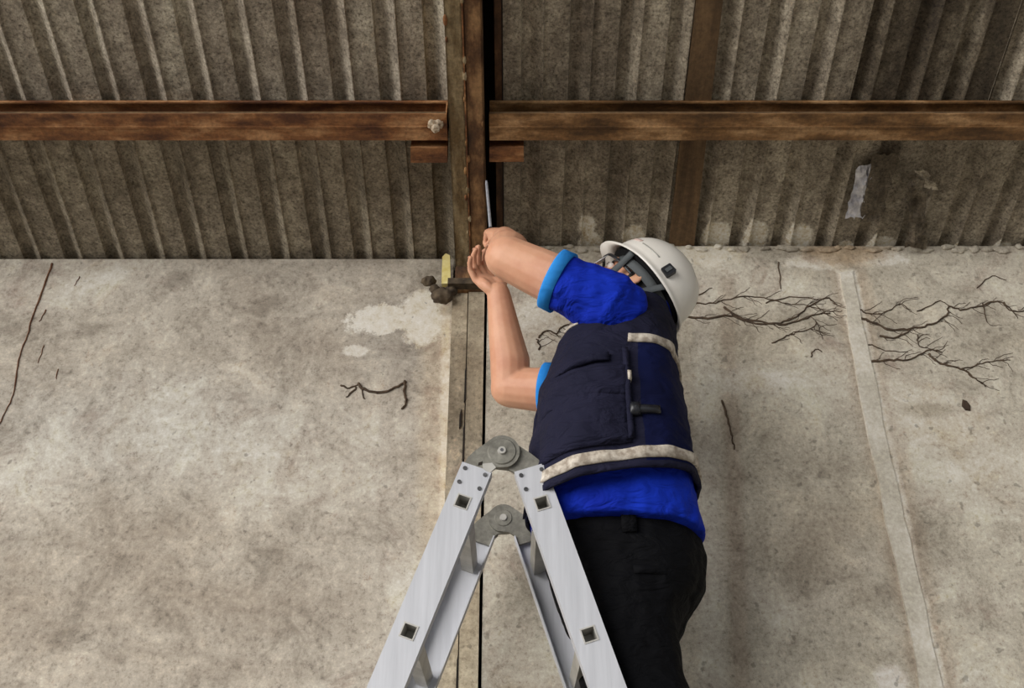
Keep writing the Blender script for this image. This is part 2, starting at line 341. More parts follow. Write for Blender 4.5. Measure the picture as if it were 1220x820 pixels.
# ================================================================ THE SETTING
tag(obj('floor', box(-30, 30, -30, 30, -0.1, 0.0), 'floor'), 'grey concrete floor of the shed', None, None, 'structure')
XG0, XG1 = -0.17, -0.028                       # rafter slot between the two walls
def wall(name, x0, x1, y, th, m, label):
    pts = [(x0, y, 0), (x0, y + th, 0), (x0, y + th, roof_z(y + th) - 0.002), (x0, y, roof_z(y) - 0.002)]
    return tag(obj(name, prism(pts, (x1 - x0, 0, 0)), m), label, None, None, 'structure')
wl = wall('wall_left', -4.2, -0.179, LW, 0.12, 'wall_l', 'left concrete wall panel stained grey and beige')
wr = wall('wall_right', -0.073, 4.2, RW, 0.14, 'wall_r', 'right concrete wall panel with dried vines and grout seams')
WN = Vector((0, -1, 0))
def lw(u, v): return P(u, v, LW)
def rw(u, v): return P(u, v, RW)
# grout seams on the right wall
obj('grout_seam', slab(ragged([rw(1000, 322), rw(1016, 322), rw(1030, 400), rw(1052, 500), rw(1074, 600), rw(1096, 700), rw(1124, 830), rw(1098, 830), rw(1072, 700), rw(1050, 600), rw(1030, 500), rw(1012, 400)], 0.004), WN, 0.006), 'grout', wr)
for k in range(34):
    u = 640 + 18 * k + random.uniform(-6, 6); r = random.uniform(0.008, 0.017); c = P(u, 295 + random.uniform(-1, 4), RW - 0.002)
    V, Fs = ellipsoid(c, (r * random.uniform(1.0, 2.0), 0, 0), (0, 0.008, 0), (0, 0, r * 0.7), 12, 8)
    obj('mortar_lump', ([c + (v - c) * (1 + 0.5 * noise.noise((v - c) * 90 + Vector((k, 0, 0)))) for v in V], Fs), 'wall_r', wr, True)
# crack in the left wall
def wall_line(pts, side, r, n=5, jit=0.002):
    Y = LW if side == 'l' else RW
    path = spline([P(u, v, Y) for u, v in pts], n)
    path = [Vector((p.x + random.uniform(-jit, jit), Y - r * 0.6, p.z + random.uniform(-jit, jit))) for p in path]
    k = len(path); return tube(path, [max(r * (1 - 0.5 * i / k) * random.uniform(0.8, 1.2), 0.0006) for i in range(k)], 6, ref=(0, 1, 0))
obj('crack', wall_line([(62, 315), (50, 350), (40, 375), (33, 400), (22, 430), (18, 460), (10, 485), (-4, 512)], 'l', 0.0026), 'crack', wl)
for q in (((55, 370), (47, 384)), ((52, 412), (46, 432)), ((69, 440), (67, 452)), ((95, 330), (88, 341))):
    obj('crack', wall_line(q, 'l', 0.0016, 4), 'crack', wl)

# the post between the panels
post = empty('trim_1', (-0.127, RW, 0)); tag(post, 'weathered grey post in the gap between the two wall panels', None, None, 'structure')
PT = P(560, 350, RW).z
obj('gap_backing', box(-0.19, -0.06, RW + 0.1, RW + 0.13, 0, roof_z(RW + 0.13) + 0.1), 'recess_black', post)  # added dark sheet, blocks the sky and keeps the gap beside the post dark
obj('post_board', box(-0.176, -0.131, RW - 0.002, RW + 0.1, 0, PT), 'post', post)
obj('post_board', box(-0.128, -0.081, RW - 0.006, RW + 0.1, 0, PT + 0.004), 'post', post)
for z0, z1, x in ((2.62, 2.74, -0.131), (2.80, 2.92, -0.1305), (2.2, 2.34, -0.131), (2.72, 2.78, -0.142), (2.46, 2.55, -0.118), (1.95, 2.12, -0.131)):
    obj('slit', prism([(x - 0.0025, RW - 0.0075, z0), (x + 0.003, RW - 0.0075, z0 + 0.01), (x + 0.002, RW - 0.0075, z1), (x - 0.002, RW - 0.0075, z1 - 0.02)], (0, 0.006, 0)), 'recess_black', post)

# ---------------------------------------------------------------- roof of ribbed cement sheets
PITCH_R, X_G = 0.128, -0.2325                   # rib pitch, left lip of a rib
roof = empty('ceiling', (0, 2.5, roof_z(2.5))); tag(roof, 'ribbed fibre cement roof sheets seen from below', None, None, 'structure')
def sheet_profile(k0, k1, wob, cut0=None, cut1=None):
    pts = []
    for k in range(k0, k1):
        x = X_G + PITCH_R * k
        pts += [(x, 0), (x + 0.001, 0.003), (x + 0.004, 0.018), (x + 0.008, 0.0215), (x + 0.023, 0.021), (x + 0.028, 0.019), (x + 0.056, -0.0065), (x + 0.059, -0.0075), (x + 0.062, 0.001), (x + 0.096, -0.001)]
    pts.append((X_G + PITCH_R * k1 + (0.006 if wob else 0), 0))
    if cut0 is not None: pts = [(cut0, 0.0)] + [p for p in pts if p[0] > cut0]
    if cut1 is not None: pts = [p for p in pts if p[0] < cut1] + [(cut1, 0.0)]
    return pts
def roof_sheet(k0, k1, y0, y1, off, m, cut0=None, cut1=None, broken=0.0):
    pr = sheet_profile(k0, k1, True, cut0, cut1); rings = []; n = 14
    lay = (k0 % 2) * 0.0016
    for layer in (0, 1):
        for i in range(n + 1):
            y = y0 + (y1 - y0) * i / n; row = []
            for j, (x, h) in enumerate(pr):
                wv = noise.noise(Vector((x * 9, y * 5, k0))) * 0.0022
                yy = y
                if i == n and broken: yy = y + noise.noise(Vector((x * 23, 3.1, k0))) * broken
                row.append(Vector((x + noise.noise(Vector((x * 4, y * 6, 7))) * 0.002, yy, roof_z(yy))) - RN * (h + off + 0.005 + lay + wv + (0.006 if layer else 0)))
            rings.append(row)
    m_ = len(pr); V = [p for r in rings for p in r]; Fs = []
    L = (n + 1) * m_
    for i in range(n):
        for j in range(m_ - 1):
            a = i * m_ + j
            Fs += [(a, a + 1, a + m_ + 1, a + m_), (L + a, L + a + m_, L + a + m_ + 1, L + a + 1)]
        Fs += [(i * m_, (i + 1) * m_, L + (i + 1) * m_, L + i * m_), (i * m_ + m_ - 1, L + i * m_ + m_ - 1, L + (i + 1) * m_ + m_ - 1, (i + 1) * m_ + m_ - 1)]
    for j in range(m_ - 1):
        Fs += [(j, L + j, L + j + 1, j + 1), (n * m_ + j, n * m_ + j + 1, L + n * m_ + j + 1, L + n * m_ + j)]
    o = obj('roof_sheet', (V, Fs), m, roof)
    return o
lefts = [(-28, -20), (-20, -14), (-14, -7), (-7, 1)]
for a, b in lefts:
    roof_sheet(a, b, -2.2, 2.09, 0.0, 'sheet_l', cut1=(-0.165 if b == 1 else None))
for a, b in [(-28, -19), (-19, -12), (-12, -5), (-5, 1)]:
    roof_sheet(a, b, 2.02, 2.9, 0.009, 'sheet_ll', cut1=(-0.165 if b == 1 else None))
for a, b in [(1, 9), (9, 12), (12, 20), (20, 28)]:
    roof_sheet(a, b, -2.2, 2.09, 0.0, 'sheet_d' if a == 9 else 'sheet_r', cut0=(-0.03 if a == 1 else None))
for a, b in [(1, 6), (6, 9), (9, 13), (13, 20), (20, 28)]:
    roof_sheet(a, b, 2.02, 2.9, 0.009, 'sheet_re', cut0=(-0.03 if a == 1 else None))

def sl(y, x, off): return Vector((x, y, roof_z(y))) + RN * off
def along(x0, x1, ya, yb, o0, o1):
    """bar running down the slope between two offsets under the sheets"""
    pts = [sl(ya, x0, o0), sl(ya, x1, o0), sl(ya, x1, o1), sl(ya, x0, o1)]
    return prism(pts, sl(yb, x0, o0) - sl(ya, x0, o0))
# hollow added for the black void between the sheets, its shade painted in
obj('black_hollow', join(along(-0.172, -0.166, -2.2, 2.9, -0.14, 0.0), along(-0.03, -0.024, -2.2, 2.9, -0.14, -0.002), along(-0.172, -0.024, -2.2, 2.9, -0.146, -0.14)), 'recess_black', roof)

obj('hollow_lip', along(-0.046, -0.028, -2.2, 2.6, -0.004, 0.001), 'rust_d', roof)
# rafter: two channels side by side
raf = empty('rafter', (-0.125, RW, roof_z(RW) - 0.1)); tag(raf, 'rusty steel rafter of twin channels running up the roof above the post', 'rafter')
YT = RW + 0.02
def channel_s(x0, x1, m, lip):
    t = 0.004
    a = along(x0, x1, -2.1, YT, 0.090 - t, 0.090); b = along(x0, x0 + t, -2.1, YT, 0.0, 0.090); c = along(x1 - t, x1, -2.1, YT, 0.0, 0.090)
    d = along(x0, x1, -2.1, YT, 0.0, t)
    return obj('channel', join(a, b, c, d), m, raf)
channel_s(-0.169, -0.125, 'olive', 1); channel_s(-0.122, -0.075, 'rust_d', 1)
obj('edge_strip', along(-0.1255, -0.1215, -2.1, YT, 0.086, 0.093), 'rust', raf)
for k in range(16):
    y = 1.62 + 0.05 * k + random.uniform(-0.02, 0.02); s = random.uniform(0.004, 0.009)
    obj('rust_blister', ellipsoid(sl(y, random.choice((-0.13, -0.122, -0.165, -0.08)) + random.uniform(-.003, .003), 0.091), Vector((s * 0.7, 0, 0)), RD * s * 1.8, RN * 0.003, 8, 6), random.choice(('olive', 'rust', 'rust_y')), raf, True)
obj('end_plate', obox((-0.125, RW - 0.004, (PT + roof_z(RW) - 0.09) / 2 + 0.006), (1, 0, 0), (0, 1, 0), (0, 0, 1), 0.044, 0.012, (roof_z(RW) - 0.09 - PT) / 2 + 0.004), 'rust_d', raf)

# seat plate with mud at the head of the post
br = empty('bearing_plate', (-0.127, RW, PT)); tag(br, 'dark rusty bearing plate caked with mud on top of the post', 'bearing plate')
obj('plate', obox((-0.131, RW - 0.012, PT + 0.014), (1, 0, 0), (0, 1, 0), (0, 0, 1), 0.057, 0.035, 0.010), 'mud', br)
def blob(c, r, seed, sq=(1, 1, 1)):
    V, Fs = ellipsoid(c, (r * sq[0], 0, 0), (0, r * sq[1], 0), (0, 0, r * sq[2]), 18, 12); c = Vector(c)
    return [c + (v - c) * (1 + 0.35 * noise.noise((v - c) * (2.2 / r) + Vector((seed, seed, 0)))) for v in V], Fs
obj('mud_lump', remesh([blob(P(527, 353, RW - 0.02), 0.030, 1, (1.1, 0.8, 0.8)), blob(P(511, 335, RW + 0.01), 0.018, 2, (1.2, 1, 0.9)), blob(P(518, 345, RW), 0.016, 3), blob(P(538, 346, RW - 0.015), 0.018, 4)], 0.003, 2), 'mud', br, True)
tag(obj('daylight_strip', prism([P(526, 338, RW - 0.005), P(537, 338, RW - 0.005), P(536, 304, RW - 0.005), P(531, 302, RW - 0.005), P(527, 306, RW - 0.005)], (0, 0.02, 0)), 'yellow', loc=P(531, 338, RW)), 'pale yellow strip painted as daylight in the gap at the rafter foot', 'strip')  # painted strip stands in for daylight through the gap

# purlins: C channels facing the camera
def purlin(x0, x1, label, m1, m2):
    Yc = 2.012; e = empty('purlin', sl(Yc, (x0 + x1) / 2, 0.08)); tag(e, label, 'purlin', 'rusty purlins under the roof sheets')
    o0 = sl(Yc, 0, 0.080)                       # lower front corner
    def bar(a0, a1, h0, h1):                    # a down the slope, h up from the bottom
        q = [o0 + RD * a0 - RN * h0, o0 + RD * a1 - RN * h0, o0 + RD * a1 - RN * h1, o0 + RD * a0 - RN * h1]
        q = [Vector((x0, p.y, p.z)) for p in q]; return prism(q, (x1 - x0, 0, 0))
    obj('bottom_flange', bar(0.0, 0.079, 0.0, 0.004), m1, e)
    obj('web', bar(0.075, 0.079, 0.004, 0.076), m2, e)
    obj('top_flange', bar(0.0, 0.079, 0.074, 0.078), m1, e)
    obj('lip', bar(0.0, 0.004, 0.004, 0.014), 'plank', e)
    obj('lip', bar(0.0, 0.004, 0.066, 0.074), m1, e)
    obj('weld_ridge', bar(0.035, 0.041, -0.002, 0.0), m1, e)
    return e
pl = purlin(-3.4, P(532, 155, 2.03).x, 'reddish rusty purlin left of the rafter with a pale nest at its end', 'rust', 'rust_y')
pr_ = purlin(P(583, 155, 2.03).x, 3.4, 'brown rusty purlin right of the rafter', 'rust_b', 'rust_y')
def cleat(u0, u1, v0, v1, parent):
    a, b, c, d = on_roof(u0, v0, 0.082), on_roof(u1, v0, 0.082), on_roof(u1, v1, 0.082), on_roof(u0, v1, 0.082)
    obj('cleat', prism([a, b, c, d], -RN * 0.05), 'rust', parent)
cleat(489, 533, 176, 194, pl); cleat(583, 624, 176, 193, pr_)
obj('end_cap', prism([Vector((P(532, 155, 2.03).x - 0.002, 0, 0)) + Vector((0, q.y, q.z)) for q in (sl(2.012, 0, 0.081), sl(2.012, 0, 0.081) + RD * 0.079, sl(2.012, 0, 0.0) + RD * 0.079, sl(2.012, 0, 0.0))], (0.004, 0, 0)), 'rust', pl)
nest = remesh([blob(P(516, 147, 2.018), 0.016, 5), blob(P(523, 146, 2.018), 0.016, 6), blob(P(519, 153, 2.012), 0.012, 8)], 0.002, 2)
tag(obj('insect_nest', nest, 'nest', None, True, loc=P(519, 152, 2.03)), 'small pale insect nest stuck in the end of the left purlin', 'nest')
# brown plank against the right sheets
tag(obj('plank', prism([on_roof(832, -30, -0.004), on_roof(864, -30, -0.004), on_roof(826, 293, -0.010), on_roof(796, 293, -0.010)], RN * 0.010), 'plank', loc=on_roof(826, 293, 0.003)), 'long brown board running up the right roof sheets behind the purlin', 'board')
# mortar dabs where the right sheets meet the wall
def roof_patch(pts, m, name, th=0.004, off=0.0015, amp=0.004):
    q = [on_roof(u, v, off) for u, v in pts]; out = []
    for i in range(len(q)):
        a, b = q[i], q[(i + 1) % len(q)]
        for k in range(5):
            p = a.lerp(b, k / 5) + Vector((random.uniform(-amp, amp), 0, 0)) + RD * random.uniform(-amp, amp); out.append(p)
    return obj(name, slab(out, RN, th), m, roof)
def crumple(c00, c10, c11, c01, off, amp, fr, nu=8, nv=14, th=0.002, rag=0.0):
    """crumpled scrap spanned by four image corners, hanging just under the sheets"""
    V = []; Fs = []
    for lay in (0, 1):
        for i in range(nv):
            for j in range(nu):
                a, b = i / (nv - 1), j / (nu - 1)
                u = (c00[0] * (1 - b) + c10[0] * b) * (1 - a) + (c01[0] * (1 - b) + c11[0] * b) * a; v = (c00[1] * (1 - b) + c10[1] * b) * (1 - a) + (c01[1] * (1 - b) + c11[1] * b) * a
                if rag and (i in (0, nv - 1) or j in (0, nu - 1)): u += rag * noise.noise(Vector((i * 1.7, j * 1.9, c00[0]))) * 2; v += rag * noise.noise(Vector((j * 1.7, i * 1.9, c00[1]))) * 2
                h = off + amp * (0.6 + noise.noise(Vector((u * fr, v * fr, 2.0))) + 0.5 * noise.noise(Vector((u * fr * 2.3, v * fr * 2.3, 5.0))))
                V.append(on_roof(u, v, max(h, 0.001) + (th if lay else 0)))
    L = nu * nv
    for i in range(nv - 1):
        for j in range(nu - 1): k = i * nu + j; Fs += [(k, k + 1, k + nu + 1, k + nu), (L + k, L + k + nu, L + k + nu + 1, L + k + 1)]
        for j in (0, nu - 1): k = i * nu + j; Fs.append((k, k + nu, L + k + nu, L + k))
    for j in range(nu - 1):
        for i in (0, nv - 1): k = i * nu + j; Fs.append((k, k + 1, L + k + 1, L + k))
    return V, Fs
tag(obj('foil_scrap', crumple((1023, 198), (1042, 196), (1028, 260), (1007, 260), 0.004, 0.008, 0.13, rag=2.0), 'foil', loc=on_roof(1018, 258)), 'crumpled silver foil scrap stuck under the right roof sheets', 'foil')
obj('broken_flap', crumple((1084, 214), (1100, 214), (1106, 296), (1078, 296), 0.010, 0.022, 0.05, 8, 12, 0.005, 3.0), 'sheet_d', roof)
obj('broken_flap', crumple((1088, 203), (1104, 203), (1114, 226), (1100, 222), 0.006, 0.012, 0.09, 6, 6, 0.004, 3.0), 'sheet_r', roof)
obj('broken_flap', crumple((1040, 184), (1072, 184), (1050, 262), (1024, 266), 0.004, 0.010, 0.06, 8, 12, 0.004, 3.0), 'sheet_d', roof)
# ---------------------------------------------------------------- dried vines, roots, twigs on the walls
c7 = lambda pts: [(800 + x / 2.905, 280 + y / 2.905) for x, y in pts]
def vine(name, lines, label, cat, side, r=0.0034, group=None, side_roots=2):
    ms = []
    for k, l in enumerate(lines):
        ms.append(wall_line(l, side, r * (1.0 if k < 2 else 0.62), 5, 0.0028))
        if k < 4:
            for q in list(range(len(l) - 1)) * side_roots:          # thin side rootlets
                (u, v), (u2, v2) = l[q], l[q + 1]; t = random.random(); s = random.choice((-1, 1))
                bu, bv = u + (u2 - u) * t, v + (v2 - v) * t
                ms.append(wall_line([(bu, bv), (bu + random.uniform(4, 10), bv + s * random.uniform(2, 6)), (bu + random.uniform(12, 24), bv + s * random.uniform(4, 13))], side, r * 0.32, 4, 0.002))
    tag(obj(name, join(*ms), 'vine', loc=P(*lines[0][0], LW if side == 'l' else RW)), label, cat, group)
vine('dried_vine', [c7([(45, 285), (110, 290), (200, 280), (260, 300), (340, 310), (420, 290), (480, 245), (540, 218), (570, 245)]), c7([(180, 250), (240, 290), (330, 305), (400, 310), (460, 290), (500, 275), (550, 270)]),
                    c7([(75, 240), (150, 235), (240, 215), (320, 220), (400, 240), (470, 245), (530, 265), (590, 265)]), c7([(350, 375), (400, 350), (430, 340), (490, 320), (500, 300), (520, 360)]),
                    c7([(80, 215), (140, 182)]), c7([(480, 420), (500, 395), (520, 405)]), c7([(330, 235), (430, 215), (520, 225)])],
     'dried brown vine on the right wall between helmet and grout seam', 'vine', 'r')
vine('dried_vine', [c7([(640, 285), (700, 305), (760, 330), (830, 325), (900, 310), (950, 280), (960, 250), (1000, 260), (1060, 250), (1130, 230), (1180, 265), (1225, 260)]), c7([(720, 350), (780, 355), (830, 325)]),
                    c7([(650, 260), (690, 275), (740, 270), (790, 240), (830, 265)]), c7([(1080, 240), (1090, 295)]), c7([(1150, 235), (1200, 290)]), c7([(1060, 185), (1110, 145), (1160, 160)]), c7([(850, 265), (930, 230), (960, 250)])],
     'dried brown vine right of the grout seam, upper strand', 'vine', 'r', group='')
vine('dried_vine', [c7([(690, 440), (750, 435), (830, 430), (890, 400), (930, 405)]), c7([(890, 415), (930, 445), (1000, 465), (1040, 490), (1085, 525)]), c7([(1000, 465), (1060, 450), (1120, 435), (1170, 435)]), c7([(850, 350), (860, 385), (900, 395)]), c7([(685, 380), (740, 400), (820, 405)])],
     'dried brown vine right of the grout seam, lower strand', 'vine', 'r')
vine('dried_vine', [[(641, 402), (652, 394), (662, 398), (670, 390), (682, 386)], [(643, 416), (640, 404)]], 'short dark vine behind the bent arm on the right wall', 'vine', 'r', 0.0028)
r8 = lambda pts: [(340 + x / 2.827, 270 + y / 2.827) for x, y in pts]
vine('dead_root', [r8([(245, 530), (265, 550), (320, 560), (370, 545), (405, 525)]), r8([(405, 525), (400, 560), (405, 590), (395, 615)]), r8([(250, 530), (265, 583)]), r8([(185, 535), (215, 545), (245, 530)]), r8([(240, 545), (205, 575)])],
     'dark forked root on the left wall below the white patch', 'root', 'l', 0.0046, side_roots=0)
tag(obj('twig', wall_line([(860, 478), (867, 500), (872, 521), (875, 535)], 'r', 0.0035), 'vine', loc=rw(875, 535)), 'thin dark twig hanging upright on the right wall beside the vest', 'twig')
tag(obj('twig', wall_line([(927, 313), (929, 330), (930, 345)], 'r', 0.0022), 'vine', loc=rw(930, 345)), 'tiny dark twig high on the right wall near the roof', 'twig')
lf = [rw(u, v) for u, v in ((1146, 475), (1151, 477), (1157, 485), (1157, 491), (1150, 490), (1145, 484))]
tag(obj('dead_leaf', slab(lf, WN, 0.006, 0.3), 'leaf', loc=lf[3]), 'small dead brown leaf clinging low right of the vines', 'leaf')

# ================================================================ THE LADDER
NY, FY = 1.90, 2.30                         # outer faces of near and far rails
H = {-1: (P(551, 598, NY), P(488, 750, NY)), 1: (P(646, 599.5, NY), P(702, 756, NY))}
HC = P(598, 537, NY)                         # hinge axis
lad = empty('folding_ladder', (HC.x, (NY + FY) / 2, 0)); tag(lad, 'aluminium folding ladder standing open as an A beneath the worker', 'ladder')
RH = 0.0125                                  # half rung hole
def rail(sgn, near):
    a, b = H[sgn]; a = Vector((a.x, 0, a.z)); b = Vector((b.x, 0, b.z)); d = (b - a).normalized(); step = 0.2765
    s = Vector((d.z, 0, -d.x)); s = s if s.x > 0 else -s
    L1 = (a.z - 0.03) / -d.z; L0 = -0.082; hw = 0.0325
    y0 = NY if near else FY; iy = 1 if near else -1; th = 0.003
    ts = [L0]; hol = []; t = 0.0
    while t < L1 - 0.1: ts += [t - RH, t + RH]; hol.append(len(ts) - 2); t += step
    ts.append(L1); ss = [-hw, -RH, RH, hw]; V = []; Fs = []; n = len(ts)
    off = 0.0 if sgn < 0 else 0.0
    for lay in (0, 1):
        for t in ts:
            for q in ss: V.append(Vector((a.x, y0 + iy * th * lay, a.z)) + d * t + s * q)
    L = n * 4
    for i in range(n - 1):
        for j in range(3):
            k = i * 4 + j
            if i in hol and j == 1:
                for p, q in ((k, k + 1), (k + 1, k + 5), (k + 5, k + 4), (k + 4, k)): Fs.append((p, q, L + q, L + p))
                continue
            Fs += [(k, k + 1, k + 5, k + 4), (L + k, L + k + 4, L + k + 5, L + k + 1)]
    for i in range(n - 1):
        for j in (0, 3): k = i * 4 + j; Fs.append((k, k + 4, L + k + 4, L + k))
    for j in range(3): Fs += [(j, j + 1, L + j + 1, L + j), ((n - 1) * 4 + j, L + (n - 1) * 4 + j, L + (n - 1) * 4 + j + 1, (n - 1) * 4 + j + 1)]
    fl = []
    for q in (-hw, hw - th):
        p0 = Vector((a.x, y0 + iy * th, a.z)) + d * L0 + s * q
        fl.append(prism([p0, p0 + s * th, p0 + s * th + Vector((0, iy * 0.026, 0)), p0 + Vector((0, iy * 0.026, 0))], d * (L1 - L0)))
    org = Vector((a.x, y0, a.z)) + d * L1
    o = obj('rail', join((V, Fs), *fl), 'alu', lad, loc=org)
    for t_, q in ((-0.070, -0.022), (-0.070, 0.022), (-0.038, -0.022), (-0.038, 0.022)):
        c = Vector((a.x, y0 - iy * 0.0008, a.z)) + d * t_ + s * q
        obj('rivet', tube([c + Vector((0, iy * 0.002, 0)), c - Vector((0, iy * 0.0015, 0))], 0.0044, 10, rnd=False), 'rivet', o)
    ft = Vector((a.x, y0 + iy * 0.013, a.z)) + d * (L1 - 0.03)
    obj('rubber_foot', obox(ft, s, (0, 1, 0), d, hw + 0.004, 0.018, 0.035), 'rubber', o)
    return a, d, step, hol
for sgn in (-1, 1):
    for near in (True, False): a, d, step, hol = rail(sgn, near)
    s = Vector((d.z, 0, -d.x))
    for k in range(len(hol)):
        c = a + d * (k * step); o_, i_ = RH + 0.0022, RH - 0.0005
        rings = []
        for hh, y in ((i_, NY + 0.05), (i_, NY - 0.0015), (o_, NY - 0.0015), (o_, FY + 0.0015), (i_, FY + 0.0015), (i_, FY - 0.05)):
            rings.append([Vector((c.x, y, c.z)) + s * p * hh + d * q * hh for p, q in ((-1, -1), (1, -1), (1, 1), (-1, 1))])
        obj('rung', loft(rings), 'alu_d', lad, loc=(c.x, (NY + FY) / 2, c.z))
# hinges
def arc(c, r, a0, a1, n=14): return [(c[0] + r * math.cos(math.radians(a0 + (a1 - a0) * i / n)), c[1] + r * math.sin(math.radians(a0 + (a1 - a0) * i / n))) for i in range(n + 1)]
def hinge(near):
    y0 = NY if near else FY; iy = 1 if near else -1
    hg = None
    hx, hz = HC.x, HC.z
    def plate(pts, ya, yb): return prism([Vector((x, y0 + iy * ya, z)) for x, z in pts], (0, iy * (yb - ya), 0))
    def rail_pt(sgn, t, q):
        a, b = H[sgn]; a = Vector((a.x, 0, a.z)); b = Vector((b.x, 0, b.z)); d = (b - a).normalized(); s = Vector((d.z, 0, -d.x)); s = s if s.x > 0 else -s
        p = a + d * t + s * q; return (p.x, p.z)
    l_in, l_out, r_in, r_out = rail_pt(-1, -0.060, 0.031), rail_pt(-1, -0.060, -0.031), rail_pt(1, -0.060, -0.031), rail_pt(1, -0.060, 0.031)
    lo2, ro2 = rail_pt(-1, -0.098, -0.026), rail_pt(1, -0.098, 0.026)
    body = plate([l_in, (hx - 0.024, hz - 0.044), (hx - 0.012, hz - 0.036)] + arc((hx, hz), 0.037, -70, 120) + [(lo2[0] + 0.012, lo2[1] + 0.012), lo2, l_out], 0.004, 0.013)
    hg = obj('hinge', body, 'hinge', lad, loc=(hx, y0, hz))
    obj('hinge_arm', plate([r_out, ro2, (ro2[0] - 0.016, ro2[1] + 0.014)] + arc((hx, hz), 0.035, 60, 250) + [(hx + 0.014, hz - 0.036), (hx + 0.026, hz - 0.044), r_in], 0.0135, 0.022), 'hinge', hg)
    obj('cover_disc', tube([Vector((hx, y0 + iy * 0.005, hz)), Vector((hx, y0 + iy * 0.0015, hz))], [0.031, 0.028], 28, rnd=False), 'hinge', hg)
    obj('pin', join(tube([Vector((hx, y0 + iy * 0.002, hz)), Vector((hx, y0 - iy * 0.004, hz))], [0.0095, 0.008], 18, rnd=False)), 'alu_d', hg)
    obj('pin_socket', tube([Vector((hx, y0 - iy * 0.003, hz)), Vector((hx, y0 - iy * 0.0048, hz))], 0.0036, 10, rnd=False), 'rivet', hg)
    obj('pin_nut', tube([Vector((hx, y0 + iy * 0.020, hz)), Vector((hx, y0 + iy * 0.028, hz))], [0.0095, 0.008], 18, rnd=False), 'alu_d', hg)
    obj('pin_collar', tube([Vector((hx, y0 + iy * 0.0215, hz)), Vector((hx, y0 + iy * 0.024, hz))], [0.022, 0.020], 24, rnd=False), 'hinge', hg)
    obj('lock_lever', plate([(hx - 0.040, hz - 0.030), (hx - 0.020, hz - 0.028), (hx - 0.012, hz - 0.038), (hx - 0.024, hz - 0.050), (hx - 0.038, hz - 0.042)], -0.001, 0.004), 'alu_d', hg)
    obj('lock_slot', plate([(hx - 0.048, hz - 0.026), (hx - 0.040, hz - 0.023), (hx - 0.041, hz - 0.030), (hx - 0.049, hz - 0.032)], 0.0025, 0.0045), 'recess_black', hg)
hinge(True); hinge(False)
# ================================================================ THE WORKER
MY = 2.04
def se(z, x0, x1, b, n=2.5, yc=MY, seg=48, dz=0.0):
    """horizontal superellipse ring; dz tilts it front (low x) to back"""
    cx, a = (x0 + x1) / 2, (x1 - x0) / 2; out = []
    for i in range(seg):
        t = 2 * math.pi * i / seg; c, s = math.cos(t), math.sin(t)
        X = a * math.copysign(abs(c) ** (2 / n), c); Y = b * math.copysign(abs(s) ** (2 / n), s)
        out.append(Vector((cx + X, yc + Y, z + dz * X / a)))
    return out
R_STEP = H[1][1] - H[1][0]
rung5 = H[1][0] + R_STEP * 4                  # the rung he stands on
FZ = rung5.z + 0.017
man = empty('person', (rung5.x, MY, FZ)); tag(man, 'worker in white helmet, blue shirt and navy vest reaching up from the ladder', 'person')
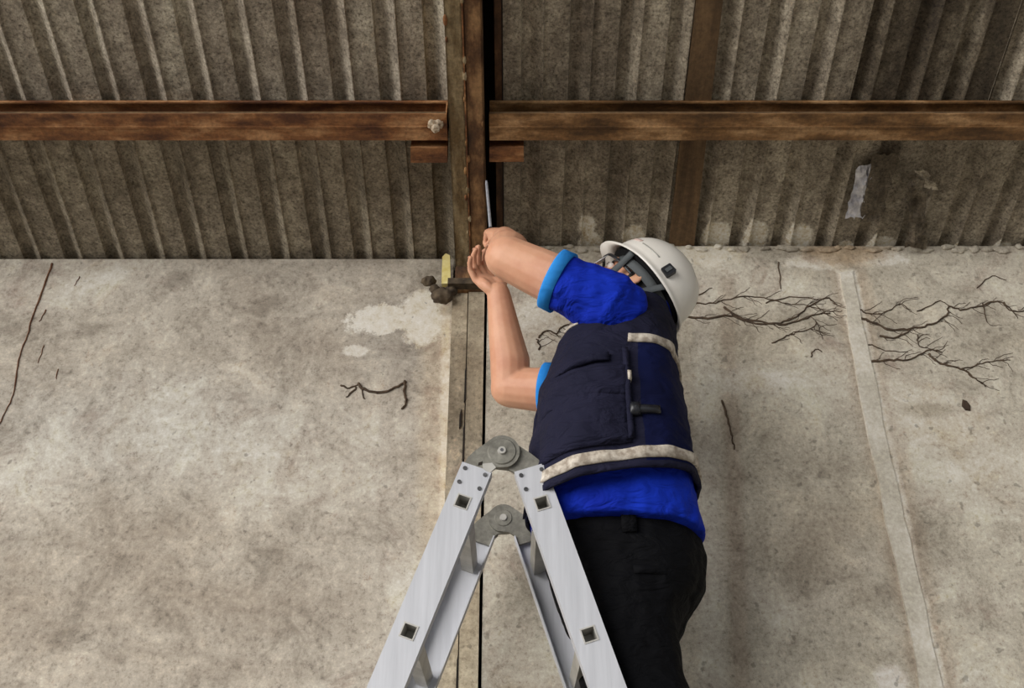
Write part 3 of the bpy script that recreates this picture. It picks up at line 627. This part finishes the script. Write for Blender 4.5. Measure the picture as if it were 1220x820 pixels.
# --- joints
SH_L, EL_L, WR_L = Vector((0.216, 1.888, 2.742)), P(604, 307, 1.90), P(601, 284, 2.065)
SH_R, EL_R, WR_R = Vector((0.235, 2.215, 2.69)), P(608, 462, 2.28), P(594, 350, 2.20)
HD = Vector((0.286, 2.045, 2.872))
TILT = math.radians(56)
YAW = math.radians(-4)
Fd = Vector((-math.cos(TILT), 0, math.sin(TILT))); Ud = Vector((math.sin(TILT), 0, math.cos(TILT)))
rotz = Matrix.Rotation(YAW, 3, 'Z'); Fd = rotz @ Fd; Ud = rotz @ Ud; Sd = Vector((0, -1, 0)); Sd = Ud.cross(Fd).normalized()   # Sd: his left
if Sd.y > 0: Sd = -Sd
def hp(f, s, u): return HD + Fd * f + Sd * s + Ud * u
def rotv(v, axis, ang): return Matrix.Rotation(ang, 3, axis) @ v
def hand(W, d, n, s, curls, spread=0.05, th=(0.7, 0.5, 0.3), k=1.0):
    d = d.normalized(); n = (n - d * n.dot(d)).normalized(); s = (s - d * s.dot(d) - n * s.dot(n)).normalized(); out = []; nails = []
    out.append(tube([W - d * 0.02, W, W + d * 0.02 * k, W + d * 0.05 * k, W + d * 0.082 * k], [(0.026, 0.020), (0.027, 0.019), (0.032, 0.018), (0.039, 0.017), (0.038, 0.013)], 16, ref=s))
    out.append(ellipsoid(W + d * 0.035 * k + s * 0.022 + n * 0.008, d * 0.03, s * 0.018, n * 0.014))
    out.append(ellipsoid(W + d * 0.035 * k - s * 0.022 + n * 0.008, d * 0.033, s * 0.014, n * 0.012))
    seg = ((0.045, 0.027, 0.021), (0.049, 0.031, 0.022), (0.046, 0.029, 0.022), (0.036, 0.022, 0.019))
    for i in range(4):
        base = W + d * (0.084 - (0.008 if i == 3 else 0) + (0.003 if i == 1 else 0)) * k + s * (0.030 - 0.0205 * i)
        v = (d + s * (spread * (1.2 - i))).normalized(); ax = s; pts = [base - v * 0.012, base]; q = v
        for j, L in enumerate(seg[i]):
            q = rotv(q, d.cross(n).normalized(), curls[i][j]); pts.append(pts[-1] + q * L * k)
        r = (0.0098, 0.0102, 0.0098, 0.0086)[i]
        out.append(tube(pts, [r, r * 1.04, r * 0.98, r * 0.9, r * 0.78], 10))
        back = -(n - q * n.dot(q)); bk = rotv(-n, d.cross(n).normalized(), sum(curls[i]))
        tip = pts[-1]; nails.append((tip + bk * r * 0.72 - q * 0.002, q, bk, r))
    b = W + d * 0.022 * k + s * 0.024 + n * 0.004; v = (d * 0.62 + s * 0.75 + n * 0.25).normalized(); pts = [b]; q = v
    ax = (s.cross(d)).normalized()
    for j, L in enumerate((0.042, 0.031, 0.026)):
        q = (q * (1 - th[j] * 0.5) + (n * 0.6 + d * 0.6 - s * 0.5) * th[j] * 0.5).normalized(); pts.append(pts[-1] + q * L * k)
    out.append(tube(pts, [0.0145, 0.0125, 0.0112, 0.0088], 12))
    return out, nails
DL = (WR_L - EL_L).normalized()
handL, nailsL = hand(WR_L, (DL + Vector((-0.22, 0.05, 0.10))), Vector((-0.15, 0.8, -0.6)), Vector((0.8, 0.35, 0.3)), ((1.35, 1.5, 0.9), (1.4, 1.5, 0.9), (1.45, 1.5, 0.9), (1.5, 1.5, 0.9)), 0.0, (0.8, 0.9, 0.7), 0.92)
DR = Vector((-0.60, 0.12, 0.80))
handR, nailsR = hand(WR_R, DR, Vector((0.45, -0.85, 0.25)), Vector((0.85, 0.5, 0.3)), ((0.25, 0.5, 0.35), (0.35, 0.55, 0.4), (0.5, 0.65, 0.45), (0.55, 0.6, 0.4)), 0.10, (0.3, 0.3, 0.2), 0.86)
body = []
# torso and legs under the clothes
body.append(loft([se(2.02, 0.17, 0.31, 0.12, 2.2, 2.115, 24), se(2.2, 0.12, 0.35, 0.14, 2.2, 2.115, 24), se(2.4, 0.10, 0.34, 0.14, 2.2, 2.06, 24), se(2.6, 0.13, 0.33, 0.135, 2.2, seg=24), se(2.72, 0.19, 0.35, 0.14, 2.2, seg=24), se(2.79, 0.24, 0.35, 0.08, 2.0, seg=24)]))
KN = {-1: Vector((0.345, 2.02, 1.70)), 1: Vector((0.345, 2.19, 1.70))}
AN = {-1: Vector((rung5.x + 0.03, 2.02, FZ + 0.09)), 1: Vector((rung5.x + 0.03, 2.17, FZ + 0.09))}
HP = {-1: Vector((0.237, 2.03, 2.12)), 1: Vector((0.227, 2.20, 2.12))}
for s in (-1, 1): body.append(tube([HP[s], Vector((0.237, HP[s].y, 2.0)), Vector((0.248, HP[s].y, 1.92)), KN[s], KN[s] * 0.6 + AN[s] * 0.4 + Vector((0.012, 0, 0)), AN[s]], [0.07, 0.068, 0.064, 0.048, 0.046, 0.034], 14))
# arms
def arm(S, E, W, bulge):
    m1 = S.lerp(E, 0.5); m2 = E.lerp(W, 0.28) + bulge
    return [tube([S, m1, E], [0.060, 0.060, 0.052], 16), tube([E, m2, E.lerp(W, 0.62) + bulge * 0.4, W], [0.050, 0.052, 0.042, 0.031], 16), ellipsoid(E, (0.051, 0, 0), (0, 0.051, 0), (0, 0, 0.051))]
body += arm(SH_L, EL_L, WR_L, Vector((0.006, 0, 0))) + arm(SH_R, EL_R, WR_R, Vector((0.008, 0, 0)))
body += handL + handR
# neck and head
body.append(tube([Vector((0.30, MY, 2.72)), Vector((0.305, MY, 2.80)), hp(-0.022, 0, -0.05)], [0.068, 0.062, 0.060], 18))
body.append(ellipsoid(hp(-0.008, 0, 0.035), Fd * 0.098, Sd * 0.077, Ud * 0.092, 20, 14))
body.append(ellipsoid(hp(0.030, 0, -0.035), Fd * 0.064, Sd * 0.062, Ud * 0.085, 20, 14))
body.append(ellipsoid(hp(0.068, 0, -0.098), Fd * 0.024, Sd * 0.026, Ud * 0.020, 12, 8))
body.append(tube([hp(0.088, 0, 0.012), hp(0.104, 0, -0.022), hp(0.100, 0, -0.030)], [0.009, 0.013, 0.012], 10))
for q in (-1, 1):
    body.append(ellipsoid(hp(0.098, q * 0.011, -0.031), Fd * 0.009, Sd * 0.009, Ud * 0.008, 10, 8))
    body.append(ellipsoid(hp(0.076, q * 0.032, 0.022), Fd * 0.014, Sd * 0.024, Ud * 0.009, 12, 8))
    body.append(ellipsoid(hp(0.060, q * 0.042, -0.028), Fd * 0.022, Sd * 0.018, Ud * 0.02, 12, 8))
    e = hp(-0.006, q * 0.078, -0.006); eo = (Sd * q * 0.5 - Fd * 0.85).normalized()
    body.append(ellipsoid(e + eo * 0.008, eo * 0.017, Fd.cross(Sd).normalized() * 0.031, (Sd * q * 0.85 + Fd * 0.5).normalized() * 0.007, 14, 8))
    body.append(tube([e + Ud * 0.026 + Fd * 0.004, e + Ud * 0.028 + eo * 0.016, e + Ud * 0.008 + eo * 0.023, e - Ud * 0.018 + eo * 0.014, e - Ud * 0.028 + Fd * 0.004], 0.0055, 8))
body.append(ellipsoid(hp(0.088, 0, -0.060), Fd * 0.010, Sd * 0.024, Ud * 0.006, 12, 8)); body.append(ellipsoid(hp(0.086, 0, -0.072), Fd * 0.010, Sd * 0.020, Ud * 0.007, 12, 8))
obj('body', remesh(body, 0.0035, 5), 'skin', man, True)
for c, q, bk, r in nailsR + nailsL:
    sd = q.cross(bk).normalized(); obj('fingernail', ellipsoid(c, q * 0.0052, sd * r * 0.62, bk * 0.0016, 8, 6), 'nail', man, True)
for q in (-1, 1):
    o = obj('eye', ellipsoid(hp(0.078, q * 0.032, 0.002), Fd * 0.0115, Sd * 0.0125, Ud * 0.010, 14, 10), 'eye', man, True)
    obj('iris', ellipsoid(hp(0.0885, q * 0.032, 0.003), Fd * 0.002, Sd * 0.0055, Ud * 0.0055, 12, 6), 'black', o, True)
    obj('eyebrow', tube([hp(0.090, q * 0.014, 0.021), hp(0.089, q * 0.032, 0.027), hp(0.076, q * 0.050, 0.022)], [0.003, 0.0035, 0.002], 8), 'hair', man, True)
# hair: back and sides of the head
hv = []
for v, fs in [ellipsoid(hp(-0.014, 0, 0.036), Fd * 0.100, Sd * 0.0815, Ud * 0.095, 24, 16)]:
    hv = (v, [f for f in fs if all(((v[i] - HD).dot(Fd) < 0.02 and (v[i] - HD).dot(Ud) > -0.035) or (v[i] - HD).dot(Ud) > 0.06 for i in f)])
obj('hair', hv, 'hair', man, True)

# --- trousers
def fold(a, sx, sy, sz, amp2=0.0):
    def f(p, n): return a * noise.noise(Vector((p.x * sx, p.y * sy, p.z * sz))) + amp2 * noise.noise(Vector((p.x * 34 + p.z * 12, p.y * 30, p.z * 26 - p.x * 14)))
    return f
PYC = 2.115
tr = [loft([se(2.03, 0.15, 0.340, 0.17, 2.4, PYC, 36), se(2.09, 0.11, 0.368, 0.175, 2.4, PYC, 36), se(2.15, 0.085, 0.412, 0.177, 2.4, PYC, 36), se(2.22, 0.072, 0.418, 0.176, 2.4, PYC, 36), se(2.295, 0.068, 0.402, 0.172, 2.4, PYC, 36)])]
for s in (-1, 1):
    yo = Vector((0, 0.0, 0))
    tr.append(tube([HP[s] + Vector((0.0, 0, 0)), Vector((0.237, HP[s].y, 2.0)), Vector((0.248, HP[s].y, 1.92)), KN[s] + Vector((-0.03, 0, 0.06)), KN[s] + Vector((0.005, 0, -0.06)), KN[s].lerp(AN[s], 0.5) + Vector((0.01, 0, 0)), AN[s] + Vector((0.005, 0, 0.0))], [0.098, 0.098, 0.095, 0.085, 0.078, 0.072, 0.066], 22))
trou = obj('trousers', remesh(tr, 0.006, 4, fold(0.012, 9, 9, 5, 0.004)), 'trouser', man, True)
WN_ = lambda x, z, off=0.0: None
def near_pt(rings_fn, z, x, off, MY=2.04):   # point on the near side of a superellipse profile
    x0, x1, b, n = rings_fn(z); cx, a = (x0 + x1) / 2, (x1 - x0) / 2; t = max(-1, min(1, (x - cx) / a))
    y = MY - b * (1 - abs(t) ** n) ** (1 / n); return Vector((x, y - off, z))
def lerp_prof(tab):
    def f(z):
        if z <= tab[0][0]: return tab[0][1:]
        for p, q in zip(tab, tab[1:]):
            if z <= q[0]:
                t = (z - p[0]) / (q[0] - p[0]); return tuple(a + (b - a) * t for a, b in zip(p[1:], q[1:]))
        return tab[-1][1:]
    return f
tp = lerp_prof([(2.10, 0.11, 0.36, 0.175, 2.4), (2.17, 0.085, 0.385, 0.177, 2.4), (2.23, 0.072, 0.397, 0.176, 2.4), (2.295, 0.068, 0.39, 0.172, 2.4)])
def side_patch(prof, xs, zs, off, th, bow=0.0, yc=2.04):
    """cloth patch lying on the near side of a profile"""
    N = len(xs); rings = []
    V = []; Fs = []
    for lay in (0, 1):
        for i, z in enumerate(zs):
            for j, x in enumerate(xs):
                e = 1.0 if (0 < i < len(zs) - 1 and 0 < j < N - 1) else 0.0
                V.append(near_pt(prof, z, x, off + (th * (0.6 + 0.4 * e) + bow * math.sin(math.pi * i / (len(zs) - 1)) * math.sin(math.pi * j / (N - 1)) if lay else -0.012), yc))
    m = len(zs); L = m * N
    for i in range(m - 1):
        for j in range(N - 1):
            k = i * N + j; Fs += [(k, k + N, k + N + 1, k + 1), (L + k, L + k + 1, L + k + N + 1, L + k + N)]
    for i in range(m - 1):
        for j in (0, N - 1): k = i * N + j; Fs.append((k, k + N, L + k + N, L + k))
    for j in range(N - 1):
        for i in (0, m - 1): k = i * N + j; Fs.append((k, k + 1, L + k + 1, L + k))
    return V, Fs
def lin(a, b, n): return [a + (b - a) * i / (n - 1) for i in range(n)]
obj('belt_loop', side_patch(tp, lin(0.222, 0.252, 4), lin(2.225, 2.30, 5), 0.006, 0.006, yc=PYC), 'trouser', trou, True)
obj('pocket_flap', side_patch(tp, lin(0.24, 0.35, 6), lin(2.14, 2.155, 3), 0.004, 0.004, yc=PYC), 'trouser', trou, True)
for s in (-1, 1):
    b_ = AN[s]
    bt = remesh([tube([b_ + Vector((0.0, 0, 0.09)), b_ + Vector((0, 0, 0.0)), b_ + Vector((0.005, 0, -0.045))], [0.056, 0.054, 0.05], 16), tube([b_ + Vector((0.03, 0, -0.055)), b_ + Vector((-0.06, 0, -0.055)), b_ + Vector((-0.145, 0, -0.062))], [(0.03, 0.04), (0.032, 0.042), (0.022, 0.042)], 16, ref=(0, 0, 1))], 0.006, 3)
    lo = FZ
    bt = ([Vector((v.x, v.y, max(v.z, lo + 0.012))) for v in bt[0]], bt[1])
    bo = obj('boot', bt, 'boot', man, True)
    obj('sole', prism([Vector((b_.x + x, b_.y + y, lo)) for x, y in ((0.065, -0.03), (0.065, 0.03), (0.03, 0.04), (-0.08, 0.045), (-0.15, 0.035), (-0.168, 0), (-0.15, -0.035), (-0.08, -0.045), (0.03, -0.04))], (0, 0, 0.014)), 'rubber', bo)

# --- polo shirt
CU_L = P(660, 333, 1.885); CU_R = SH_R.lerp(EL_R, 0.62)
sh = [loft([se(2.262, 0.050, 0.418, 0.190, 2.5, 2.10, dz=-0.012), se(2.30, 0.045, 0.404, 0.190, 2.5, 2.085), se(2.36, 0.048, 0.394, 0.186, 2.5, 2.06), se(2.45, 0.06, 0.378, 0.180, 2.5), se(2.6, 0.09, 0.358, 0.170, 2.4), se(2.70, 0.145, 0.354, 0.155, 2.3), se(2.765, 0.20, 0.362, 0.12, 2.1), se(2.80, 0.225, 0.362, 0.08, 2.0)])]
dL = (CU_L - SH_L).normalized(); dR = (CU_R - SH_R).normalized()
sh.append(tube([SH_L + Vector((0.030, 0.03, -0.018)), SH_L, SH_L.lerp(CU_L, 0.45), CU_L], [0.072, 0.0765, 0.072, 0.0630], 24, rnd=False)); sh.append(ellipsoid(SH_L + Vector((0.015, 0.012, -0.004)), (0.078, 0, 0), (0, 0.068, 0), (0, 0, 0.07)))
sh.append(tube([SH_R, SH_R.lerp(CU_R, 0.5), CU_R], [0.074, 0.068, 0.062], 24, rnd=False)); sh.append(ellipsoid(SH_R, (0.072, 0, 0), (0, 0.066, 0), (0, 0, 0.068)))
sh.append(tube([Vector((0.302, MY, 2.74)), Vector((0.306, MY, 2.80)), Vector((0.312, MY, 2.835))], [0.082, 0.080, 0.077], 22, rnd=False))
shirt = obj('shirt', remesh(sh, 0.005, 3, fold(0.010, 7, 7, 12, 0.0045)), 'shirt', man, True)
def cuff(C, d, r, wd):
    d = d.normalized(); a = d.orthogonal().normalized(); b = d.cross(a); rings = []
    for q, rr in ((-wd, r - 0.006), (-wd, r), (0.0, r * 0.99), (0.005, r * 0.985), (0.005, r - 0.006), (-0.01, r - 0.007)):
        rings.append([C + d * q + (a * math.cos(2 * math.pi * i / 32) + b * math.sin(2 * math.pi * i / 32)) * rr for i in range(32)])
    return loft(rings, caps=False)
obj('sleeve_cuff', cuff(CU_L, dL, 0.0735, 0.024), 'cuff', shirt, True); obj('sleeve_cuff', cuff(CU_R, dR, 0.0715, 0.024), 'cuff', shirt, True)

# --- vest
VT = [(2.305, 0.034, 0.398, 0.198, 2.6), (2.36, 0.035, 0.397, 0.200, 2.6), (2.42, 0.040, 0.392, 0.200, 2.6), (2.50, 0.054, 0.385, 0.198, 2.6), (2.57, 0.066, 0.380, 0.194, 2.5), (2.63, 0.086, 0.377, 0.186, 2.5), (2.69, 0.108, 0.376, 0.172, 2.4), (2.74, 0.135, 0.375, 0.152, 2.3), (2.78, 0.172, 0.374, 0.126, 2.2), (2.81, 0.205, 0.372, 0.102, 2.1), (2.822, 0.226, 0.370, 0.088, 2.1)]
vp = lerp_prof(VT); SEG = 96
def vest_disp(p):
    k = 0.011 * noise.noise(Vector((p.x * 9, p.y * 9, p.z * 8))) + 0.006 * noise.noise(Vector((p.x * 26 + p.z * 15, p.y * 20, p.z * 30)))
    return k
def hem(x, y): return 0.026 * (x - 0.20) / 0.19        # front hangs lower... back rides up
def vest_ring(z, off, k=1.0):
    x0, x1, b, n = vp(z); r = se(z, x0 - off, x1 + off, b + off, n, seg=SEG); cx = (x0 + x1) / 2; out = []
    w = max(0.0, min(1.0, (2.5 - z) / 0.15))
    for p in r:
        d = Vector((p.x - cx, p.y - MY, 0)).normalized()
        out.append(p + d * vest_disp(p) + Vector((0, 0, hem(p.x, p.y) * w)))
    return out
zs = lin(2.322, 2.822, 46)
outer = [vest_ring(z, 0.004) for z in zs]; inner = [vest_ring(z, -0.003) for z in reversed(zs)]
V, Fs = loft(outer + inner + [outer[0]], caps=False)
vest = obj('vest', (V, Fs), 'vest', man, True)
vest.data.materials.append(M['vest_b'])
for p in vest.data.polygons:                       # mesh back panel behind the side seam
    c = p.center + parent_world(man)
    if c.x > 0.268 and c.z < 2.63: p.material_index = 1
def ring_band(z0, z1, off, t0, t1, dzf=None, n=64, th=0.003):
    """tape lying round the vest between two angles; t in degrees from the back, through the near side at -90"""
    rows = []
    for lay in (0, 1):
        for zz in (z0, (z0 + z1) / 2, z1):
            row = []
            for i in range(n):
                t = math.radians(t0 + (t1 - t0) * i / (n - 1)); z = zz + (dzf(i / (n - 1)) if dzf else 0); x0, x1, b, ne = vp(z); cx, a = (x0 + x1) / 2, (x1 - x0) / 2
                o = off + (th if lay else -0.006); c, s = math.cos(t), math.sin(t)
                p = Vector((cx + (a + o) * math.copysign(abs(c) ** (2 / ne), c), MY + (b + o) * math.copysign(abs(s) ** (2 / ne), s), z))
                w = max(0.0, min(1.0, (2.5 - z) / 0.15)); d = Vector((p.x - cx, p.y - MY, 0)).normalized()
                row.append(p + d * vest_disp(p) + Vector((0, 0, hem(p.x, p.y) * w)))
            rows.append(row)
    rows[3:] = rows[3:][::-1]
    V = [p for r in rows for p in r]; Fs = []
    for k in range(6):
        for i in range(n - 1):
            a, b = k * n + i, ((k + 1) % 6) * n + i; Fs.append((a, a + 1, b + 1, b))
    for i in (0, n - 1): Fs.append(tuple(k * n + i for k in range(6)))
    return V, Fs
obj('reflective_band', ring_band(2.336, 2.360, 0.0055, 60, -176, n=110), 'reflect', vest, True)
obj('hem_binding', ring_band(2.318, 2.330, 0.003, 178, -178, n=120, th=0.002), 'vest', vest, True)
obj('reflective_band', ring_band(2.612, 2.634, 0.0055, 80, -86, dzf=lambda t: 0.014 * math.sin(math.pi * t) + 0.010 * t), 'reflect', vest, True)
obj('reflective_band', ring_band(2.70, 2.722, 0.0055, -128, -150, n=12), 'reflect', vest, True)
obj('front_placket', ring_band(2.33, 2.72, 0.006, -186, -172, n=8, th=0.004), 'vest', vest, True)
def vpatch(x0, x1, z0, z1, th, bow, nx=14, nz=12, m='vest', name='pocket', par=None, slope=0.0):
    V, Fs = side_patch(vp, lin(x0, x1, nx), lin(z0, z1, nz), 0.010, th, bow)
    out = []
    for p in V:
        w = max(0.0, min(1.0, (2.5 - p.z) / 0.15)); out.append(p + Vector((0, -vest_disp(p) * 1.0, hem(p.x, p.y) * w + slope * (p.x - x0))))
    return obj(name, (out, Fs), m, par or vest, True)
pk = vpatch(0.058, 0.240, 2.372, 2.530, 0.004, 0.010)
vpatch(0.056, 0.242, 2.470, 2.538, 0.010, 0.008, name='pocket_flap', par=pk, slope=0.08)
pk2 = vpatch(0.085, 0.205, 2.555, 2.575, 0.003, 0.006, name='chest_pocket_flap', slope=0.1)
vpatch(0.234, 0.246, 2.38, 2.60, 0.010, 0.0, nx=3, m='vest', name='side_seam')
vpatch(0.238, 0.305, 2.439, 2.459, 0.007, 0.001, nx=8, nz=4, m='strap', name='side_strap').data.materials[0] = M['buckle']
vpatch(0.240, 0.262, 2.434, 2.464, 0.013, 0.001, nx=6, nz=5, m='buckle', name='buckle')
vpatch(0.245, 0.257, 2.443, 2.456, 0.015, 0.0, nx=3, nz=3, m='strap', name='buckle_bar')
vpatch(0.240, 0.248, 2.515, 2.535, 0.022, 0.0, nx=3, nz=3, m='reflect', name='zip_pull')

# --- hard hat
hc = hp(-0.004, 0, 0.052)
def hh(f, s, u): return hc + Fd * f + Sd * s + Ud * u
def rim_r(t):                                       # rim outline, t = 0 at the front
    c, s = math.cos(t), math.sin(t)
    return (0.136 + (0.030 * max(0, c) ** 3)) * c - 0.004, 0.112 * s
def dome(scale, u0, top, n=56, m=18):
    rings = []
    for k in range(m + 1):
        ph = math.pi / 2 * k / m; r = math.cos(ph) ** 0.85 if k < m else 0.02; u = u0 + (top - u0) * math.sin(ph); row = []
        for i in range(n):
            t = 2 * math.pi * i / n; f, s = 0.127 * math.cos(t), 0.104 * math.sin(t)
            ridge = 0.004 * math.exp(-((s * r) / 0.014) ** 2) * math.sin(ph) + 0.002 * (math.exp(-((abs(s * r) - 0.045) / 0.010) ** 2)) * math.sin(ph)
            row.append(hh(f * r * scale, s * r * scale, u + ridge))
        rings.append(row)
    return rings
N = 56
rimo = [hh(*rim_r(2 * math.pi * i / N), -0.006 - 0.010 * max(0, math.cos(2 * math.pi * i / N)) ** 2) for i in range(N)]
rimb = [p - Ud * 0.007 for p in rimo]
od = dome(1.0, 0.0, 0.115); idm = dome(0.965, -0.004, 0.110)
hat_v, hat_f = loft([idm[-1]] + idm[::-1][1:] + [[p for p in rimb], rimo] + od, caps=True)
hat = obj('hard_hat', (hat_v, hat_f), 'helmet', man, True)
hat['label'] = 'white hard hat with grey chin straps'
liner = dome(0.93, -0.012, 0.098); obj('liner', loft(liner, caps=True), 'black', hat, True)
def decal(t0, t1, p0, p1, m, name):
    rows = []
    for k in (1.003, 1.012):
        for j in range(4):
            ph = math.radians(p0 + (p1 - p0) * j / 3); r = math.cos(ph) ** 0.85 * k
            rows.append([hh(0.127 * math.cos(t) * r, 0.104 * math.sin(t) * r, 0.115 * math.sin(ph)) for t in (math.radians(x) for x in lin(t0, t1, 8))])
    rows[4:] = rows[4:][::-1]; V = [p for r in rows for p in r]; Fs = []
    for k in range(8):
        for i in range(7): Fs.append((k * 8 + i, k * 8 + i + 1, ((k + 1) % 8) * 8 + i + 1, ((k + 1) % 8) * 8 + i))
    for i in (0, 7): Fs.append(tuple(k * 8 + i for k in range(8)))
    obj(name, (V, Fs), m, hat, True)
decal(62, 92, 13, 15.0, 'alu_d', 'grey_mark'); decal(40, 56, 14, 19, 'pink', 'red_mark')
def band(pts, wdir, wd, th):
    pts = [Vector(p) for p in pts]; rings = []
    for i, p in enumerate(pts):
        t = (pts[min(i + 1, len(pts) - 1)] - pts[max(i - 1, 0)]).normalized(); w_ = Vector(wdir) - t * Vector(wdir).dot(t); w_.normalize(); n_ = t.cross(w_)
        rings.append([p + w_ * wd + n_ * th, p - w_ * wd + n_ * th, p - w_ * wd - n_ * th, p + w_ * wd - n_ * th])
    return loft(rings)
hb = [hh(0.103 * math.cos(t) - 0.006, 0.090 * math.sin(t), -0.028) for t in lin(0, 2 * math.pi, 40)]
obj('headband', band(hb, Ud, 0.012, 0.0018), 'strap', hat, True)
for q in (1, -1):
    obj('chin_strap', band(spline([hh(0.050, q * 0.092, -0.01), hp(0.035, q * 0.082, -0.03), hp(0.048, q * 0.066, -0.085), hp(0.052, q * 0.02, -0.126)], 6), Fd, 0.008, 0.001), 'strap', hat, True)
    obj('chin_strap', band(spline([hh(-0.070, q * 0.088, -0.01), hp(-0.035, q * 0.086, -0.04), hp(0.010, q * 0.080, -0.06), hp(0.044, q * 0.068, -0.080)], 6), (Ud - Fd * 0.3), 0.009, 0.001), 'strap', hat, True)
    obj('side_slot', obox(hh(-0.046, q * 0.0985, 0.022), Fd, Ud, Sd, 0.013, 0.014, 0.006, 0.002), 'buckle', hat)
    obj('slot_clip', obox(hh(-0.046, q * 0.104, 0.022), Fd, Ud, Sd, 0.005, 0.008, 0.003), 'strap', hat)
obj('nape_strap', band(spline([hh(-0.085, 0.05, -0.025), hh(-0.105, 0.02, -0.055), hh(-0.105, -0.02, -0.055), hh(-0.085, -0.05, -0.025)], 6), Ud, 0.012, 0.0018), 'strap', hat, True)
# safety glasses
gl = obj('safety_glasses', band(spline([hp(0.0, 0.084, 0.006), hp(0.05, 0.080, 0.008), hp(0.09, 0.064, 0.008), hp(0.112, 0.030, 0.008), hp(0.116, 0, 0.010), hp(0.112, -0.030, 0.008), hp(0.09, -0.064, 0.008), hp(0.05, -0.080, 0.008), hp(0.0, -0.084, 0.006)], 5), Ud, 0.0035, 0.0018), 'buckle', man, True)
for q in (-1, 1): obj('lens', band(spline([hp(0.092, q * 0.062, -0.012), hp(0.108, q * 0.035, -0.012), hp(0.113, q * 0.010, -0.010)], 5), Ud, 0.019, 0.001), 'glass', gl, True)

# --- the tool in his left hand
GR = WR_L + (DL + Vector((-0.22, 0.05, 0.10))).normalized() * 0.066 + Vector((-0.02, 0.022, -0.006))
TIP = P(579.5, 216, 2.165)
td = (TIP - GR).normalized()
tool = empty('screwdriver', GR); tag(tool, 'thin bright screwdriver pushed up beside the rafter by the raised fist', 'screwdriver')
obj('handle', tube([GR - td * 0.05, GR - td * 0.03, GR + td * 0.02, GR + td * 0.04], [0.010, 0.0125, 0.0115, 0.008], 12), 'buckle', tool, True)
obj('shaft', tube([GR + td * 0.035, TIP - td * 0.012, TIP], [0.0042, 0.0042, 0.003], 10), 'steel', tool, True)
